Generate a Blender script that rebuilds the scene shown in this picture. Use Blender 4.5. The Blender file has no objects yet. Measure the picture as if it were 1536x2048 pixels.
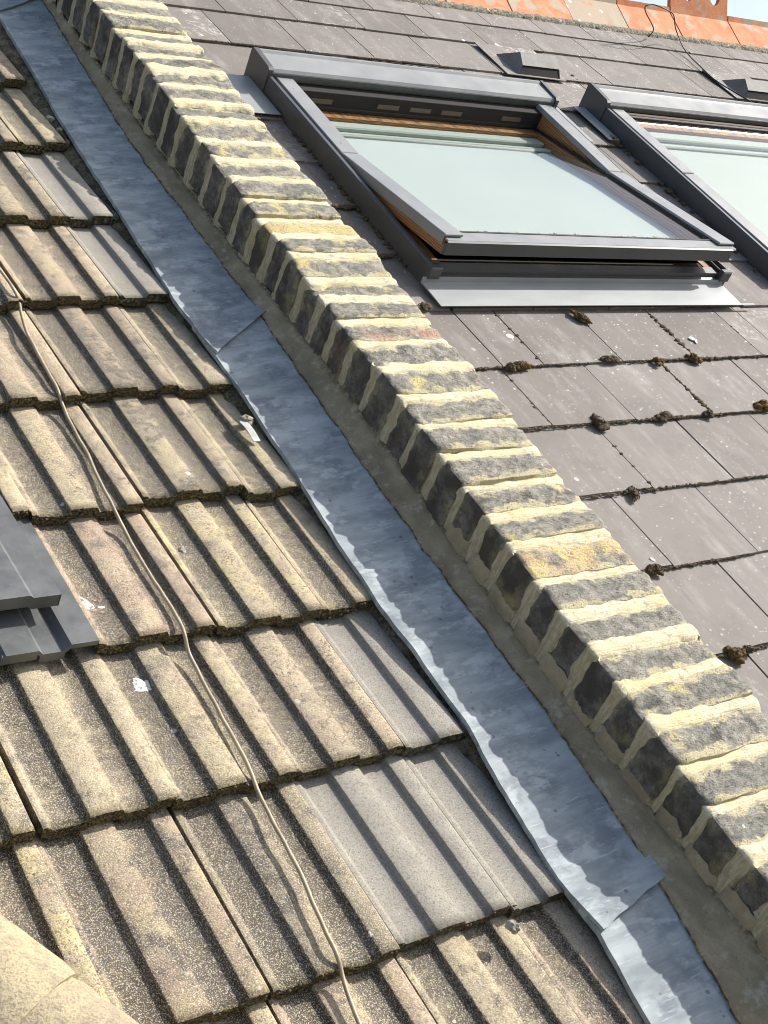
import bpy, bmesh, math, random
from mathutils import Matrix, Vector, noise as mn

C = bpy.context.scene.collection
R = math.radians
rnd = random.Random(7)

# ------------------------------------------------------------------ roof frame
# everything is modelled in roof coordinates: u along the eaves, v up the slope, w out of the slope
PITCH = R(35)
M = Matrix.Translation((0, 0, 8.0)) @ Matrix.Rotation(PITCH, 4, 'X')

# ------------------------------------------------------------------ camera
FPX = 2829.35
RC = Matrix(((0.8118560542, -0.4799996085, 0.3324005462),
             (-0.0932912094, -0.6686497084, -0.7377020521),
             (0.5763562244, 0.5678978283, -0.5876270579)))
CP = Vector((-1.25848737, -2.77645314, 1.53623238))
rot = RC.transposed() @ Matrix(((1, 0, 0), (0, -1, 0), (0, 0, -1)))
cam = bpy.data.cameras.new('camera')
cam.sensor_fit = 'VERTICAL'; cam.sensor_height = 36.0
cam.lens = 36.0 * FPX / 2048.0
cam.clip_start = 0.05; cam.clip_end = 500
camo = bpy.data.objects.new('camera', cam); C.objects.link(camo)
camo.matrix_world = M @ Matrix.Translation(CP) @ rot.to_4x4()
bpy.context.scene.camera = camo

def proj(u, v, w=0.0):
    p = RC @ (Vector((u, v, w)) - CP)
    if p.z < .05: return (-9999, -9999)
    return (768 + FPX * p.x / p.z, 1024 + FPX * p.y / p.z)

def seen(pts, m=150):
    q = [proj(*p) for p in pts]
    xs = [a for a, b in q]; ys = [b for a, b in q]
    return max(xs) > -m and min(xs) < 1536 + m and max(ys) > -m and min(ys) < 2048 + m

# ------------------------------------------------------------------ sky, sun, exposure
s_roof = Vector((1.27, 0.36, 1.0)).normalized()
s_w = (M.to_3x3() @ s_roof).normalized()
sun_el = math.asin(s_w.z); sun_az = math.atan2(s_w.x, s_w.y)
wd = bpy.data.worlds.new('World'); bpy.context.scene.world = wd; wd.use_nodes = True
nt = wd.node_tree; nt.nodes.clear()
sky = nt.nodes.new('ShaderNodeTexSky'); sky.sky_type = 'NISHITA'; sky.sun_disc = False
sky.sun_elevation = sun_el; sky.sun_rotation = sun_az
sky.air_density = 1.0; sky.dust_density = 3.0; sky.ozone_density = 0.5
bg = nt.nodes.new('ShaderNodeBackground'); bg.inputs[1].default_value = 0.145
wo = nt.nodes.new('ShaderNodeOutputWorld')
nt.links.new(sky.outputs[0], bg.inputs[0]); nt.links.new(bg.outputs[0], wo.inputs[0])
sl = bpy.data.lights.new('sun', 'SUN'); sl.energy = 4.9; sl.angle = R(0.53); sl.color = (1.0, 0.98, 0.935)
so = bpy.data.objects.new('sun', sl); C.objects.link(so)
so.rotation_euler = s_w.to_track_quat('Z', 'Y').to_euler(); so.location = (0, 0, 20)
vs = bpy.context.scene.view_settings
vs.view_transform = 'Standard'; vs.look = 'None'; vs.gamma = 1.0; vs.use_curve_mapping = False
vs.exposure = 0.42
bpy.context.scene.cycles.use_denoising = True
bpy.context.scene.cycles.max_bounces = 8
bpy.context.scene.cycles.filter_width = 1.0
bpy.context.scene.cycles.use_adaptive_sampling = False

# ------------------------------------------------------------------ node helpers
class G:
    def __init__(s, name, rough=.85):
        s.m = bpy.data.materials.new(name); s.m.use_nodes = True
        s.t = s.m.node_tree; s.b = s.t.nodes['Principled BSDF']
        s.b.inputs['Roughness'].default_value = rough
        s.oi = s.n('ShaderNodeObjectInfo')
        tc = s.n('ShaderNodeTexCoord')
        sc = s.n('ShaderNodeVectorMath'); sc.operation = 'SCALE'
        cx = s.n('ShaderNodeCombineXYZ')
        for i, k in enumerate((31.7, 17.3, 23.9)):
            mm = s.math('MULTIPLY', s.oi.outputs['Random'], k); s.t.links.new(mm, cx.inputs[i])
        ad = s.n('ShaderNodeVectorMath'); ad.operation = 'ADD'
        s.t.links.new(tc.outputs['Object'], ad.inputs[0]); s.t.links.new(cx.outputs[0], ad.inputs[1])
        s.v = ad.outputs[0]; s.o = tc.outputs['Object']
    def n(s, k): return s.t.nodes.new(k)
    def put(s, sock, val):
        if isinstance(val, bpy.types.NodeSocket): s.t.links.new(val, sock)
        elif isinstance(val, (tuple, list)): sock.default_value = tuple(val) + ((1,) if len(val) == 3 and sock.type == 'RGBA' else ())
        else: sock.default_value = val
    def math(s, op, a, b=0.0, clamp=False):
        x = s.n('ShaderNodeMath'); x.operation = op; x.use_clamp = clamp
        s.put(x.inputs[0], a); s.put(x.inputs[1], b); return x.outputs[0]
    def noise(s, scale, detail=4, rough=.6, vec=None, stretch=None):
        x = s.n('ShaderNodeTexNoise'); x.inputs['Scale'].default_value = scale
        x.inputs['Detail'].default_value = detail; x.inputs['Roughness'].default_value = rough
        v = vec or s.v
        if stretch:
            mp = s.n('ShaderNodeMapping'); mp.inputs['Scale'].default_value = stretch[:3]
            if len(stretch) > 3: mp.inputs['Rotation'].default_value = (0, 0, stretch[3])
            s.t.links.new(v, mp.inputs[0]); v = mp.outputs[0]
        s.t.links.new(v, x.inputs['Vector']); return x.outputs['Fac']
    def vor(s, scale, feature='F1', out='Distance', vec=None, rand=1.0):
        x = s.n('ShaderNodeTexVoronoi'); x.inputs['Scale'].default_value = scale; x.feature = feature
        x.inputs['Randomness'].default_value = rand
        s.t.links.new(vec or s.v, x.inputs['Vector']); return x.outputs[out], x
    def ramp(s, f, lo, hi, a=0.0, b=1.0):
        x = s.n('ShaderNodeMapRange'); x.clamp = True
        s.put(x.inputs['Value'], f)
        for k, q in (('From Min', lo), ('From Max', hi), ('To Min', a), ('To Max', b)): x.inputs[k].default_value = q
        return x.outputs[0]
    def mix(s, f, a, b, mode='MIX'):
        x = s.n('ShaderNodeMix'); x.data_type = 'RGBA'; x.blend_type = mode
        s.put(x.inputs[0], f); s.put(x.inputs[6], a); s.put(x.inputs[7], b); return x.outputs[2]
    def attr(s, name):
        x = s.n('ShaderNodeAttribute'); x.attribute_name = name; return x.outputs['Fac']
    def ocol(s):
        x = s.n('ShaderNodeSeparateColor'); s.t.links.new(s.oi.outputs['Color'], x.inputs[0]); return x.outputs
    def specks(s, scale, keep, r0, r1):
        """round lichen spots: keep = share of the cells that hold a spot"""
        d, x = s.vor(scale)
        sp = s.n('ShaderNodeSeparateColor'); s.t.links.new(x.outputs['Color'], sp.inputs[0])
        has = s.math('LESS_THAN', sp.outputs[0], keep)
        rad = s.ramp(sp.outputs[1], 0, 1, r0, r1)
        return s.math('MULTIPLY', s.math('LESS_THAN', d, rad), has)
    def bump(s, h, strength=.5, dist=.002):
        x = s.n('ShaderNodeBump'); x.inputs['Strength'].default_value = strength; x.inputs['Distance'].default_value = dist
        s.t.links.new(h, x.inputs['Height']); s.t.links.new(x.outputs[0], s.b.inputs['Normal'])
    def done(s, col, rough=None, metal=None, spec=None):
        s.put(s.b.inputs['Base Color'], col)
        if rough is not None: s.put(s.b.inputs['Roughness'], rough)
        if metal is not None: s.put(s.b.inputs['Metallic'], metal)
        if spec is not None: s.put(s.b.inputs['Specular IOR Level'], spec)
        return s.m

MAT = {}
# weathered concrete roof tile: obj.color = (pink, dark, yellow)
g = G('weathered_concrete', .95)
oc = g.ocol()
moss = g.attr('moss'); pan = g.attr('pan')
big = g.noise(9, 3); mid = g.noise(45, 4, .65); fine = g.noise(330, 3, .7); fine2 = g.noise(520, 2, .6)
sand = g.mix(g.ramp(big, .35, .65), (.49, .405, .272), (.365, .30, .21))
sand = g.mix(g.math('MULTIPLY', oc[0], g.ramp(g.noise(14, 3), .36, .60)), sand, (.41, .29, .215))
sand = g.mix(g.math('MULTIPLY', oc[2], g.ramp(g.noise(13, 4, .6), .42, .58, 0, .9)), sand, (.60, .50, .25))
dirt_and_shade = g.mix(g.ramp(mid, .35, .65), (.070, .059, .049), (.150, .124, .099))  # pan dirt, darkened further to paint the shade of the grooves
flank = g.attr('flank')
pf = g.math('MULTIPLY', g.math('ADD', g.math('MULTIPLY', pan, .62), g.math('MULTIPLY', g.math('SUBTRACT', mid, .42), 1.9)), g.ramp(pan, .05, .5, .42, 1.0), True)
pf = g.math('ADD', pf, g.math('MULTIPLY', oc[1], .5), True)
col = g.mix(g.ramp(pf, .10, .72, 0, .92), sand, dirt_and_shade)
col = g.mix(g.math('MULTIPLY', g.ramp(flank, 0, 1), g.ramp(g.noise(110, 4, .7), .36, .56, .15, .95)), col, (.050, .042, .030))  # left rib flanks darkened: dirt with their shade painted in
col = g.mix(g.math('MULTIPLY', g.math('MULTIPLY', g.ramp(g.noise(210, 4, .75), .50, .58), g.ramp(g.oi.outputs['Random'], 0, 1, .45, 1.0)), g.ramp(g.noise(30, 4, .65), .36, .62, .25, 1.0)), col, (.055, .044, .032))
stn = g.math('MULTIPLY', g.ramp(g.noise(12, 5, .68), .50, .62), g.ramp(mid, .35, .55, .2, 1))
col = g.mix(g.math('MULTIPLY', stn, g.math('ADD', g.math('MULTIPLY', oc[1], 1.6), .55), True), col, (.118, .10, .086))
col = g.mix(g.ramp(fine2, .53, .61, 0, .7), col, (.60, .545, .41))
wh = g.specks(28, .10, .05, .16)
col = g.mix(g.math('MULTIPLY', wh, g.ramp(fine, .4, .5, .2, .8)), col, (.62, .60, .52))
mcol = g.mix(g.ramp(g.noise(260, 3, .7), .48, .62), (.030, .026, .018), (.21, .18, .085))
col = g.mix(g.math('MULTIPLY', moss, g.ramp(g.noise(160, 3), .25, .45, .6, 1.0), True), col, mcol)
g.bump(g.math('ADD', g.math('MULTIPLY', fine, 1.0), g.math('MULTIPLY', mid, .9)), .85, .0022)
MAT['tile'] = g.done(col, spec=.2)

# newer smooth grey concrete tile
g = G('grey_concrete', .9)
moss = g.attr('moss'); pan = g.attr('pan')
mid = g.noise(25, 4); fine = g.noise(600, 2, .6)
col = g.mix(g.ramp(mid, .35, .65), (.27, .245, .205), (.345, .315, .26))
col = g.mix(g.math('MULTIPLY', pan, g.ramp(mid, .3, .6, .15, .5)), col, (.20, .185, .165))
col = g.mix(g.ramp(g.noise(330, 3, .7), .52, .60, 0, .65), col, (.12, .107, .09))
col = g.mix(g.ramp(g.noise(480, 2), .58, .66, 0, .6), col, (.50, .47, .40))
mcol = g.mix(g.ramp(g.noise(260, 3, .7), .50, .64), (.020, .019, .015), (.12, .11, .05))
col = g.mix(g.math('MULTIPLY', moss, g.ramp(g.noise(130, 3), .28, .5, .3, 1.0), True), col, mcol)
g.bump(fine, .45, .0012)
MAT['greytile'] = g.done(col, spec=.25)

# lead sheet
g = G('lead', .5)
st = g.noise(9, 4, .6, stretch=(1.0, 3.2, 1, R(-28))); bl = g.noise(16, 5, .65); fi = g.noise(140, 3)
col = g.mix(g.ramp(st, .36, .64), (.235, .265, .272), (.385, .415, .415))
col = g.mix(g.ramp(bl, .50, .64, 0, .75), col, (.185, .20, .22))
sc = g.noise(30, 3, .5, stretch=(1.0, 9, 1, R(-25)))
col = g.mix(g.ramp(sc, .62, .72, 0, .55), col, (.52, .525, .53))
sp = g.specks(60, .14, .08, .26)
col = g.mix(g.math('MULTIPLY', sp, .6), col, (.10, .105, .115))
pa_ = g.math('MULTIPLY', g.ramp(g.noise(11, 5, .65, stretch=(1.0, 2.2, 1, R(-25))), .54, .60), g.ramp(g.noise(60, 4, .6), .35, .55, .25, .8))
col = g.mix(pa_, col, (.47, .50, .50))
g.bump(g.math('ADD', bl, g.math('MULTIPLY', fi, .25)), .18, .002)
MAT['lead'] = g.done(col, rough=g.ramp(bl, .3, .7, .62, .8), spec=.25)

# brick: obj.color = (yellow lichen, orange clay, dark)
g = G('stock_brick', .95)
oc = g.ocol()
big = g.noise(14, 3); mid = g.noise(60, 5, .65); fine = g.noise(260, 4, .7)
col = g.mix(g.ramp(mid, .36, .64), (.17, .158, .133), (.39, .36, .30))
col = g.mix(g.ramp(big, .5, .66, 0, .5), col, (.175, .183, .163))
col = g.mix(g.math('MULTIPLY', g.ramp(g.noise(26, 4, .6), .54, .64), oc[2]), col, (.10, .094, .083))
pl_ = g.specks(75, .42, .18, .45)
col = g.mix(g.math('MULTIPLY', pl_, g.ramp(fine, .35, .6, .1, .55)), col, (.38, .37, .315))
wl = g.specks(38, .10, .07, .17)
col = g.mix(g.math('MULTIPLY', wl, .8), col, (.55, .54, .46))
yel = g.math('MULTIPLY', g.ramp(g.math('ADD', g.noise(17, 4, .6), g.math('MULTIPLY', g.math('SUBTRACT', oc[0], .5), .55)), .56, .64), g.ramp(fine, .38, .52))
col = g.mix(yel, col, (.66, .56, .24))
sx = g.n('ShaderNodeSeparateXYZ'); g.t.links.new(g.o, sx.inputs[0])
smear = g.math('ADD', g.math('ABSOLUTE', sx.outputs[1]), g.math('MULTIPLY', g.math('SUBTRACT', g.noise(26, 5, .65), .5), .085))
col = g.mix(g.math('MULTIPLY', g.ramp(smear, .0205, .0255), g.ramp(fine, .36, .5, .35, 1)), col, (.56, .49, .31))
ora = g.math('MULTIPLY', oc[1], g.ramp(g.noise(22, 4), .46, .56))
col = g.mix(ora, col, (.60, .33, .20))
col = g.mix(g.ramp(fine, .57, .64, 0, .9), col, (.040, .037, .032))
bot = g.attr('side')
col = g.mix(g.math('MULTIPLY', bot, g.ramp(big, .38, .6, .45, .95)), col, (.078, .068, .056))  # shade of the left end faces painted into the brick colour
g.bump(g.math('ADD', g.math('MULTIPLY', mid, 1.4), fine), .9, .004)
MAT['brick'] = g.done(col, spec=.2)

# lime mortar between the bricks
g = G('lime_mortar', .95)
mid = g.noise(30, 4); fine = g.noise(240, 4, .65)
sm = g.noise(40, 4, .55, stretch=(.5, 5, 1))
col = g.mix(g.ramp(mid, .35, .65), (.62, .545, .37), (.68, .625, .47))
col = g.mix(g.ramp(sm, .50, .62, 0, .6), col, (.50, .415, .245))
col = g.mix(g.ramp(g.noise(70, 5, .7), .55, .64, 0, .7), col, (.30, .26, .17))
lm = g.ramp(g.noise(9, 4, .6), .48, .62)
col = g.mix(g.math('MULTIPLY', lm, .45), col, (.64, .53, .25))
col = g.mix(g.ramp(fine, .57, .64, 0, .6), col, (.27, .23, .145))
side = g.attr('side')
col = g.mix(g.math('MULTIPLY', side, g.ramp(sm, .35, .6, .35, .75)), col, (.34, .28, .175))  # joint sides painted darker, as they stand in shade
g.bump(g.math('ADD', g.math('MULTIPLY', sm, 1.2), fine), .7, .003)
MAT['mortar'] = g.done(col, spec=.2)

# cement fillet
g = G('cement_fillet', .95)
mid = g.noise(22, 5, .6); fine = g.noise(300, 3, .7)
sm = g.noise(14, 4, .5, stretch=(2.2, .8, 1))
col = g.mix(g.ramp(mid, .35, .65), (.34, .27, .17), (.44, .355, .23))
col = g.mix(g.ramp(sm, .5, .66, 0, .6), col, (.23, .18, .11))
col = g.mix(g.ramp(fine, .56, .64, 0, .5), col, (.20, .165, .11))
col = g.mix(g.ramp(g.noise(5, 4, .6), .50, .64, 0, .55), col, (.21, .175, .11))
col = g.mix(g.ramp(g.noise(34, 5, .7), .55, .66, 0, .7), col, (.50, .44, .32))
col = g.mix(g.math('MULTIPLY', g.attr('rim'), g.ramp(g.noise(80, 4, .7), .40, .52)), col, (.09, .072, .045))
g.bump(g.math('ADD', g.math('MULTIPLY', sm, 2.0), fine), .6, .003)
MAT['fillet'] = g.done(col, spec=.2)

# mossy mortar bedding under the lead edge
g = G('mossy_bedding', .95)
fine = g.noise(170, 4, .7); mid = g.noise(40, 4)
col = g.mix(g.ramp(mid, .38, .62), (.10, .085, .06), (.23, .195, .13))
col = g.mix(g.ramp(fine, .5, .62, 0, .8), col, (.04, .037, .02))
g.bump(g.math('ADD', mid, fine), 1.0, .006)
MAT['bedding'] = g.done(col, spec=.1)

# slate: obj.color = (white spotting, tone, efflorescence)
g = G('fibre_slate', .8)
oc = g.ocol()
big = g.noise(5, 4, .55); mid = g.noise(30, 4); fine = g.noise(380, 3, .65)
col = g.mix(g.ramp(big, .35, .65), (.140, .124, .108), (.172, .154, .134))
col = g.mix(g.ramp(oc[1], 0, 1, 0, .9), col, (.212, .190, .170))
col = g.mix(g.ramp(g.noise(11, 5, .65), .50, .66, 0, .45), col, (.135, .12, .11))
fl = g.noise(8, 4, .6, stretch=(2.6, .7, 1))
col = g.mix(g.math('MULTIPLY', g.ramp(fl, .52, .70), g.ramp(mid, .3, .7, .15, .6)), col, (.34, .32, .29))
s1 = g.specks(70, .32, .06, .22); s2 = g.specks(150, .35, .08, .28); s3 = g.specks(19, .10, .06, .20)
spot = g.math('MAXIMUM', g.math('MULTIPLY', s2, .55), g.math('MAXIMUM', g.math('MULTIPLY', s1, .8), s3))
dens = g.ramp(g.math('ADD', g.noise(7, 3), g.math('MULTIPLY', oc[0], .3)), .42, .66)
col = g.mix(g.math('MULTIPLY', spot, dens), col, (.66, .64, .58))
ef = g.math('MULTIPLY', oc[2], g.math('MULTIPLY', g.ramp(g.noise(60, 5, .7), .50, .60), g.ramp(g.noise(9, 2), .5, .6)))
col = g.mix(ef, col, (.50, .48, .44))
col = g.mix(g.ramp(fine, .60, .68, 0, .25), col, (.10, .09, .08))
g.bump(g.math('ADD', g.math('MULTIPLY', fine, .4), mid), .35, .0015)
MAT['slate'] = g.done(col, spec=.35)

# painted window metal
g = G('painted_aluminium', .42)
mid = g.noise(14, 4); fine = g.noise(420, 2)
col = g.mix(g.ramp(mid, .35, .65), (.060, .064, .066), (.074, .078, .080))
col = g.mix(g.ramp(fine, .62, .70, 0, .12), col, (.16, .16, .155))
MAT['metal'] = g.done(col, rough=g.ramp(mid, .3, .7, .34, .48), spec=.5)
g = G('pale_metal_cover', .35)
mid = g.noise(12, 4); fine = g.noise(300, 2)
col = g.mix(g.ramp(mid, .35, .65), (.225, .232, .230), (.265, .270, .266))
col = g.mix(g.ramp(g.noise(90, 5, .7), .58, .70, 0, .25), col, (.19, .185, .17))
MAT['cover'] = g.done(col, rough=g.ramp(mid, .3, .7, .32, .5), spec=.5)
g = G('flashing_metal', .4)
mid = g.noise(8, 4, stretch=(.6, 2, 1))
col = g.mix(g.ramp(mid, .35, .65), (.27, .285, .285), (.32, .335, .33))
MAT['apron'] = g.done(col, rough=.42, spec=.5)
g = G('rubber', .6); MAT['rubber'] = g.done((.012, .012, .013))
g = G('pine', .55)
ri = g.n('ShaderNodeTexWave'); ri.inputs['Scale'].default_value = 16; ri.inputs['Distortion'].default_value = 9
ri.inputs['Detail'].default_value = 3; ri.bands_direction = 'Z'
mp = g.n('ShaderNodeMapping'); mp.inputs['Scale'].default_value = (3, .7, 3)
g.t.links.new(g.o, mp.inputs[0]); g.t.links.new(mp.outputs[0], ri.inputs['Vector'])
col = g.mix(g.ramp(ri.outputs['Fac'], .15, .85), (.20, .085, .028), (.42, .21, .085))
MAT['pine'] = g.done(col, spec=.4)
g = G('shaded_pine', .6); MAT['darkpine'] = g.done(g.mix(g.ramp(g.noise(30, 3, stretch=(.3, 3, 3)), .35, .65), (.055, .022, .009), (.095, .040, .015)))  # pine copy darkened in colour for the shade under the head box
g = G('reflected_sky_pale', .9)  # pale tone of bright sky mirrored in the panes, as a surface colour
col = g.mix(g.ramp(g.noise(3, 2), .3, .7), (.395, .43, .39), (.425, .46, .42))
MAT['reflection_sheet'] = g.done(col)
g = G('pale_tan', .8); MAT['bedpale'] = g.done((.11, .088, .062))
g = G('gap_shade_black', .9); MAT['dark'] = g.done((.015, .013, .012))  # near-black colour standing in for shade in gaps and openings
g = G('white_trim', .5); MAT['white'] = g.done(g.mix(g.ramp(g.noise(60, 4, .6), .4, .66), (.50, .50, .47), (.34, .33, .29)))

# glass pane: clear sheet with a mirror coat that grows at grazing angles
gm = bpy.data.materials.new('window_glass'); gm.use_nodes = True; t = gm.node_tree; t.nodes.clear()
ou = t.nodes.new('ShaderNodeOutputMaterial'); mx = t.nodes.new('ShaderNodeMixShader')
tr = t.nodes.new('ShaderNodeBsdfTransparent'); tr.inputs[0].default_value = (.97, .98, .97, 1)
gl = t.nodes.new('ShaderNodeBsdfGlossy'); gl.inputs['Roughness'].default_value = .02
lw = t.nodes.new('ShaderNodeLayerWeight'); lw.inputs['Blend'].default_value = .5
pw = t.nodes.new('ShaderNodeMath'); pw.operation = 'POWER'; pw.inputs[1].default_value = 4.0
ml = t.nodes.new('ShaderNodeMath'); ml.operation = 'MULTIPLY_ADD'; ml.inputs[1].default_value = .8; ml.inputs[2].default_value = .03
t.links.new(lw.outputs['Facing'], pw.inputs[0]); t.links.new(pw.outputs[0], ml.inputs[0]); t.links.new(ml.outputs[0], mx.inputs[0]); t.links.new(tr.outputs[0], mx.inputs[1]); t.links.new(gl.outputs[0], mx.inputs[2])
t.links.new(mx.outputs[0], ou.inputs[0]); MAT['glass'] = gm
gb = bpy.data.materials.new('window_glass_back'); gb.use_nodes = True; t = gb.node_tree; t.nodes.clear()
ou = t.nodes.new('ShaderNodeOutputMaterial'); tr = t.nodes.new('ShaderNodeBsdfTransparent'); tr.inputs[0].default_value = (.97, .99, .98, 1)
t.links.new(tr.outputs[0], ou.inputs[0]); MAT['glassback'] = gb

# terracotta, lichen on it: obj.color r = lichen
g = G('terracotta', .85)
oc = g.ocol()
mid = g.noise(16, 4); fine = g.noise(200, 3)
col = g.mix(g.ramp(mid, .35, .65), (.54, .20, .09), (.64, .28, .145))
col = g.mix(g.ramp(g.noise(40, 4), .56, .68, 0, .35), col, (.45, .15, .07))
lc = g.math('MULTIPLY', g.ramp(g.math('ADD', g.noise(12, 4), g.math('MULTIPLY', oc[0], .22)), .55, .63), g.ramp(fine, .3, .5, .4, 1))
col = g.mix(lc, col, (.42, .36, .27))
col = g.mix(g.math('MULTIPLY', g.specks(26, .25, .1, .3), oc[0]), col, (.62, .60, .50))
g.bump(g.math('ADD', mid, fine), .5, .002)
MAT['terracotta'] = g.done(col, spec=.3)
g = G('ridge_pointing', .95)
fine = g.noise(90, 4, .7)
col = g.mix(g.ramp(fine, .38, .62), (.10, .085, .06), (.32, .29, .22))
col = g.mix(g.specks(60, .25, .15, .4), col, (.50, .43, .34))
g.bump(fine, 1.0, .008); MAT['pointing'] = g.done(col)

# moss: obj.color = (golden, -, -)
g = G('moss', 1.0)
oc = g.ocol()
fine = g.noise(420, 3, .7); mid = g.noise(70, 3)
col = g.mix(g.ramp(fine, .4, .6), (.062, .048, .034), (.18, .142, .098))
col = g.mix(g.math('MULTIPLY', oc[0], g.ramp(mid, .36, .56)), col, (.20, .115, .025))
g.bump(fine, 1.0, .004); MAT['moss'] = g.done(col, spec=.05)

g = G('black_plastic', .45)
mid = g.noise(20, 4); fine = g.noise(160, 3)
col = g.mix(g.ramp(mid, .35, .65), (.085, .089, .089), (.125, .129, .127))
col = g.mix(g.ramp(fine, .60, .7, 0, .25), col, (.20, .19, .17))
MAT['plastic'] = g.done(col, rough=g.ramp(mid, .3, .7, .38, .6), spec=.5)
g = G('dusty_vent_plastic', .7)
col = g.mix(g.ramp(g.noise(18, 4), .35, .65), (.13, .125, .115), (.20, .19, .175)); MAT['ventplastic'] = g.done(col)
g = G('cable_sheath', .5)
col = g.mix(g.ramp(g.noise(40, 4), .35, .65), (.42, .355, .23), (.30, .24, .155)); MAT['cable'] = g.done(col)
g = G('black_cable', .5); MAT['wire'] = g.done((.018, .018, .02))
g = G('lichen_concrete', .95)
big = g.noise(7, 4); mid = g.noise(40, 4, .6); fine = g.noise(300, 3, .7)
col = g.mix(g.ramp(big, .35, .65), (.44, .375, .225), (.35, .285, .195))
col = g.mix(g.ramp(mid, .48, .62, 0, .7), col, (.27, .22, .16))
col = g.mix(g.ramp(fine, .51, .60, 0, .65), col, (.17, .14, .10))
g.bump(g.math('ADD', mid, fine), .6, .003); MAT['hip'] = g.done(col)
g = G('white_droppings', .8)
col = g.mix(g.ramp(g.noise(160, 4, .7), .52, .60), (.78, .76, .68), (.26, .23, .18)); MAT['dropping'] = g.done(col)
g = G('stone_chip', .9); MAT['stone'] = g.done(g.mix(g.ramp(g.noise(120, 3), .4, .6), (.22, .20, .16), (.42, .38, .30)))
g = G('roof_felt', .95); MAT['felt'] = g.done(g.mix(g.ramp(g.noise(30, 3), .4, .6), (.020, .018, .016), (.04, .036, .03)))
g = G('grass_far', .95); MAT['ground'] = g.done(g.mix(g.ramp(g.noise(.3, 5), .4, .6), (.05, .06, .03), (.10, .095, .07)))

# ------------------------------------------------------------------ object helpers
def tag(o, label=None, cat=None, group=None, kind=None):
    if label: o['label'] = label
    if cat: o['category'] = cat
    if group: o['group'] = group
    if kind: o['kind'] = kind
    elif cat: o['kind'] = 'thing'
    return o

def thing(name, label, cat, loc=(0, 0, 0), rz=0.0, group=None):
    o = bpy.data.objects.new(name, None); C.objects.link(o); o.empty_display_size = .05
    o.matrix_world = M @ Matrix.Translation(loc) @ Matrix.Rotation(rz, 4, 'Z')
    return tag(o, label, cat, group)

def mesh(name, verts, faces, attrs=None, smooth=None):
    me = bpy.data.meshes.new(name); me.from_pydata([tuple(v) for v in verts], [], faces); me.update()
    if attrs:
        for k, vals in attrs.items():
            a = me.attributes.new(k, 'FLOAT', 'POINT'); a.data.foreach_set('value', vals)
    if smooth is not None:
        me.polygons.foreach_set('use_smooth', [True] * len(me.polygons))
        me.set_sharp_from_angle(angle=R(smooth))
    return me

def put(name, me, m, parent=None, loc=(0, 0, 0), rot=(0, 0, 0), color=None):
    o = bpy.data.objects.new(name, me); C.objects.link(o)
    if m and not me.materials: me.materials.append(MAT[m])
    if parent:
        o.parent = parent; o.location = loc; o.rotation_euler = rot
    else:
        o.matrix_world = M @ Matrix.Translation(loc) @ Matrix.Rotation(rot[2], 4, 'Z')
    if color: o.color = tuple(color) + (1,)
    return o

class MB:
    """collects boxes, prisms and grids into one mesh"""
    def __init__(s): s.v = []; s.f = []
    def add(s, vs, fs):
        k = len(s.v); s.v += [tuple(v) for v in vs]; s.f += [tuple(i + k for i in f) for f in fs]; return s
    def box(s, x0, x1, y0, y1, z0, z1, bev=.0015):
        b = min(bev, (x1 - x0) * .4, (y1 - y0) * .4, (z1 - z0) * .4)
        bm = bmesh.new(); bmesh.ops.create_cube(bm, size=1)
        for q in bm.verts:
            q.co = ((x0 + x1) / 2 + q.co.x * (x1 - x0), (y0 + y1) / 2 + q.co.y * (y1 - y0), (z0 + z1) / 2 + q.co.z * (z1 - z0))
        if b > 0: bmesh.ops.bevel(bm, geom=bm.edges[:], offset=b, segments=1, affect='EDGES', profile=.5)
        bm.verts.ensure_lookup_table(); bm.verts.index_update()
        s.add([q.co.copy() for q in bm.verts], [[q.index for q in f.verts] for f in bm.faces]); bm.free(); return s
    def prism(s, prof, axis, a0, a1):
        """closed profile extruded along an axis ('x': profile is (y, z); 'y': profile is (x, z))"""
        n = len(prof); vs = []
        for a in (a0, a1):
            for p, q in prof: vs.append((a, p, q) if axis == 'x' else (p, a, q))
        fs = [(i, (i + 1) % n, n + (i + 1) % n, n + i) for i in range(n)] + [tuple(range(n))[::-1], tuple(range(n, 2 * n))]
        return s.add(vs, fs)
    def me(s, name, smooth=None):
        m = mesh(name, s.v, s.f)
        bm = bmesh.new(); bm.from_mesh(m); bmesh.ops.recalc_face_normals(bm, faces=bm.faces[:]); bm.to_mesh(m); bm.free()
        if smooth is not None:
            m.polygons.foreach_set('use_smooth', [True] * len(m.polygons)); m.set_sharp_from_angle(angle=R(smooth))
        return m

def tube(path, r, seg=8):
    pts = [Vector(p) for p in path]; vs = []; fs = []
    for i, p in enumerate(pts):
        d = (pts[min(i + 1, len(pts) - 1)] - pts[max(i - 1, 0)]).normalized()
        a = d.cross(Vector((0, 0, 1)))
        if a.length < .05: a = d.cross(Vector((1, 0, 0)))
        a.normalize(); b = d.cross(a)
        for k in range(seg):
            t_ = 2 * math.pi * k / seg; vs.append(p + a * math.cos(t_) * r + b * math.sin(t_) * r)
    for i in range(len(pts) - 1):
        for k in range(seg):
            fs.append((i * seg + k, i * seg + (k + 1) % seg, (i + 1) * seg + (k + 1) % seg, (i + 1) * seg + k))
    fs += [tuple(range(seg))[::-1], tuple(range((len(pts) - 1) * seg, len(pts) * seg))]
    return vs, fs

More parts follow.
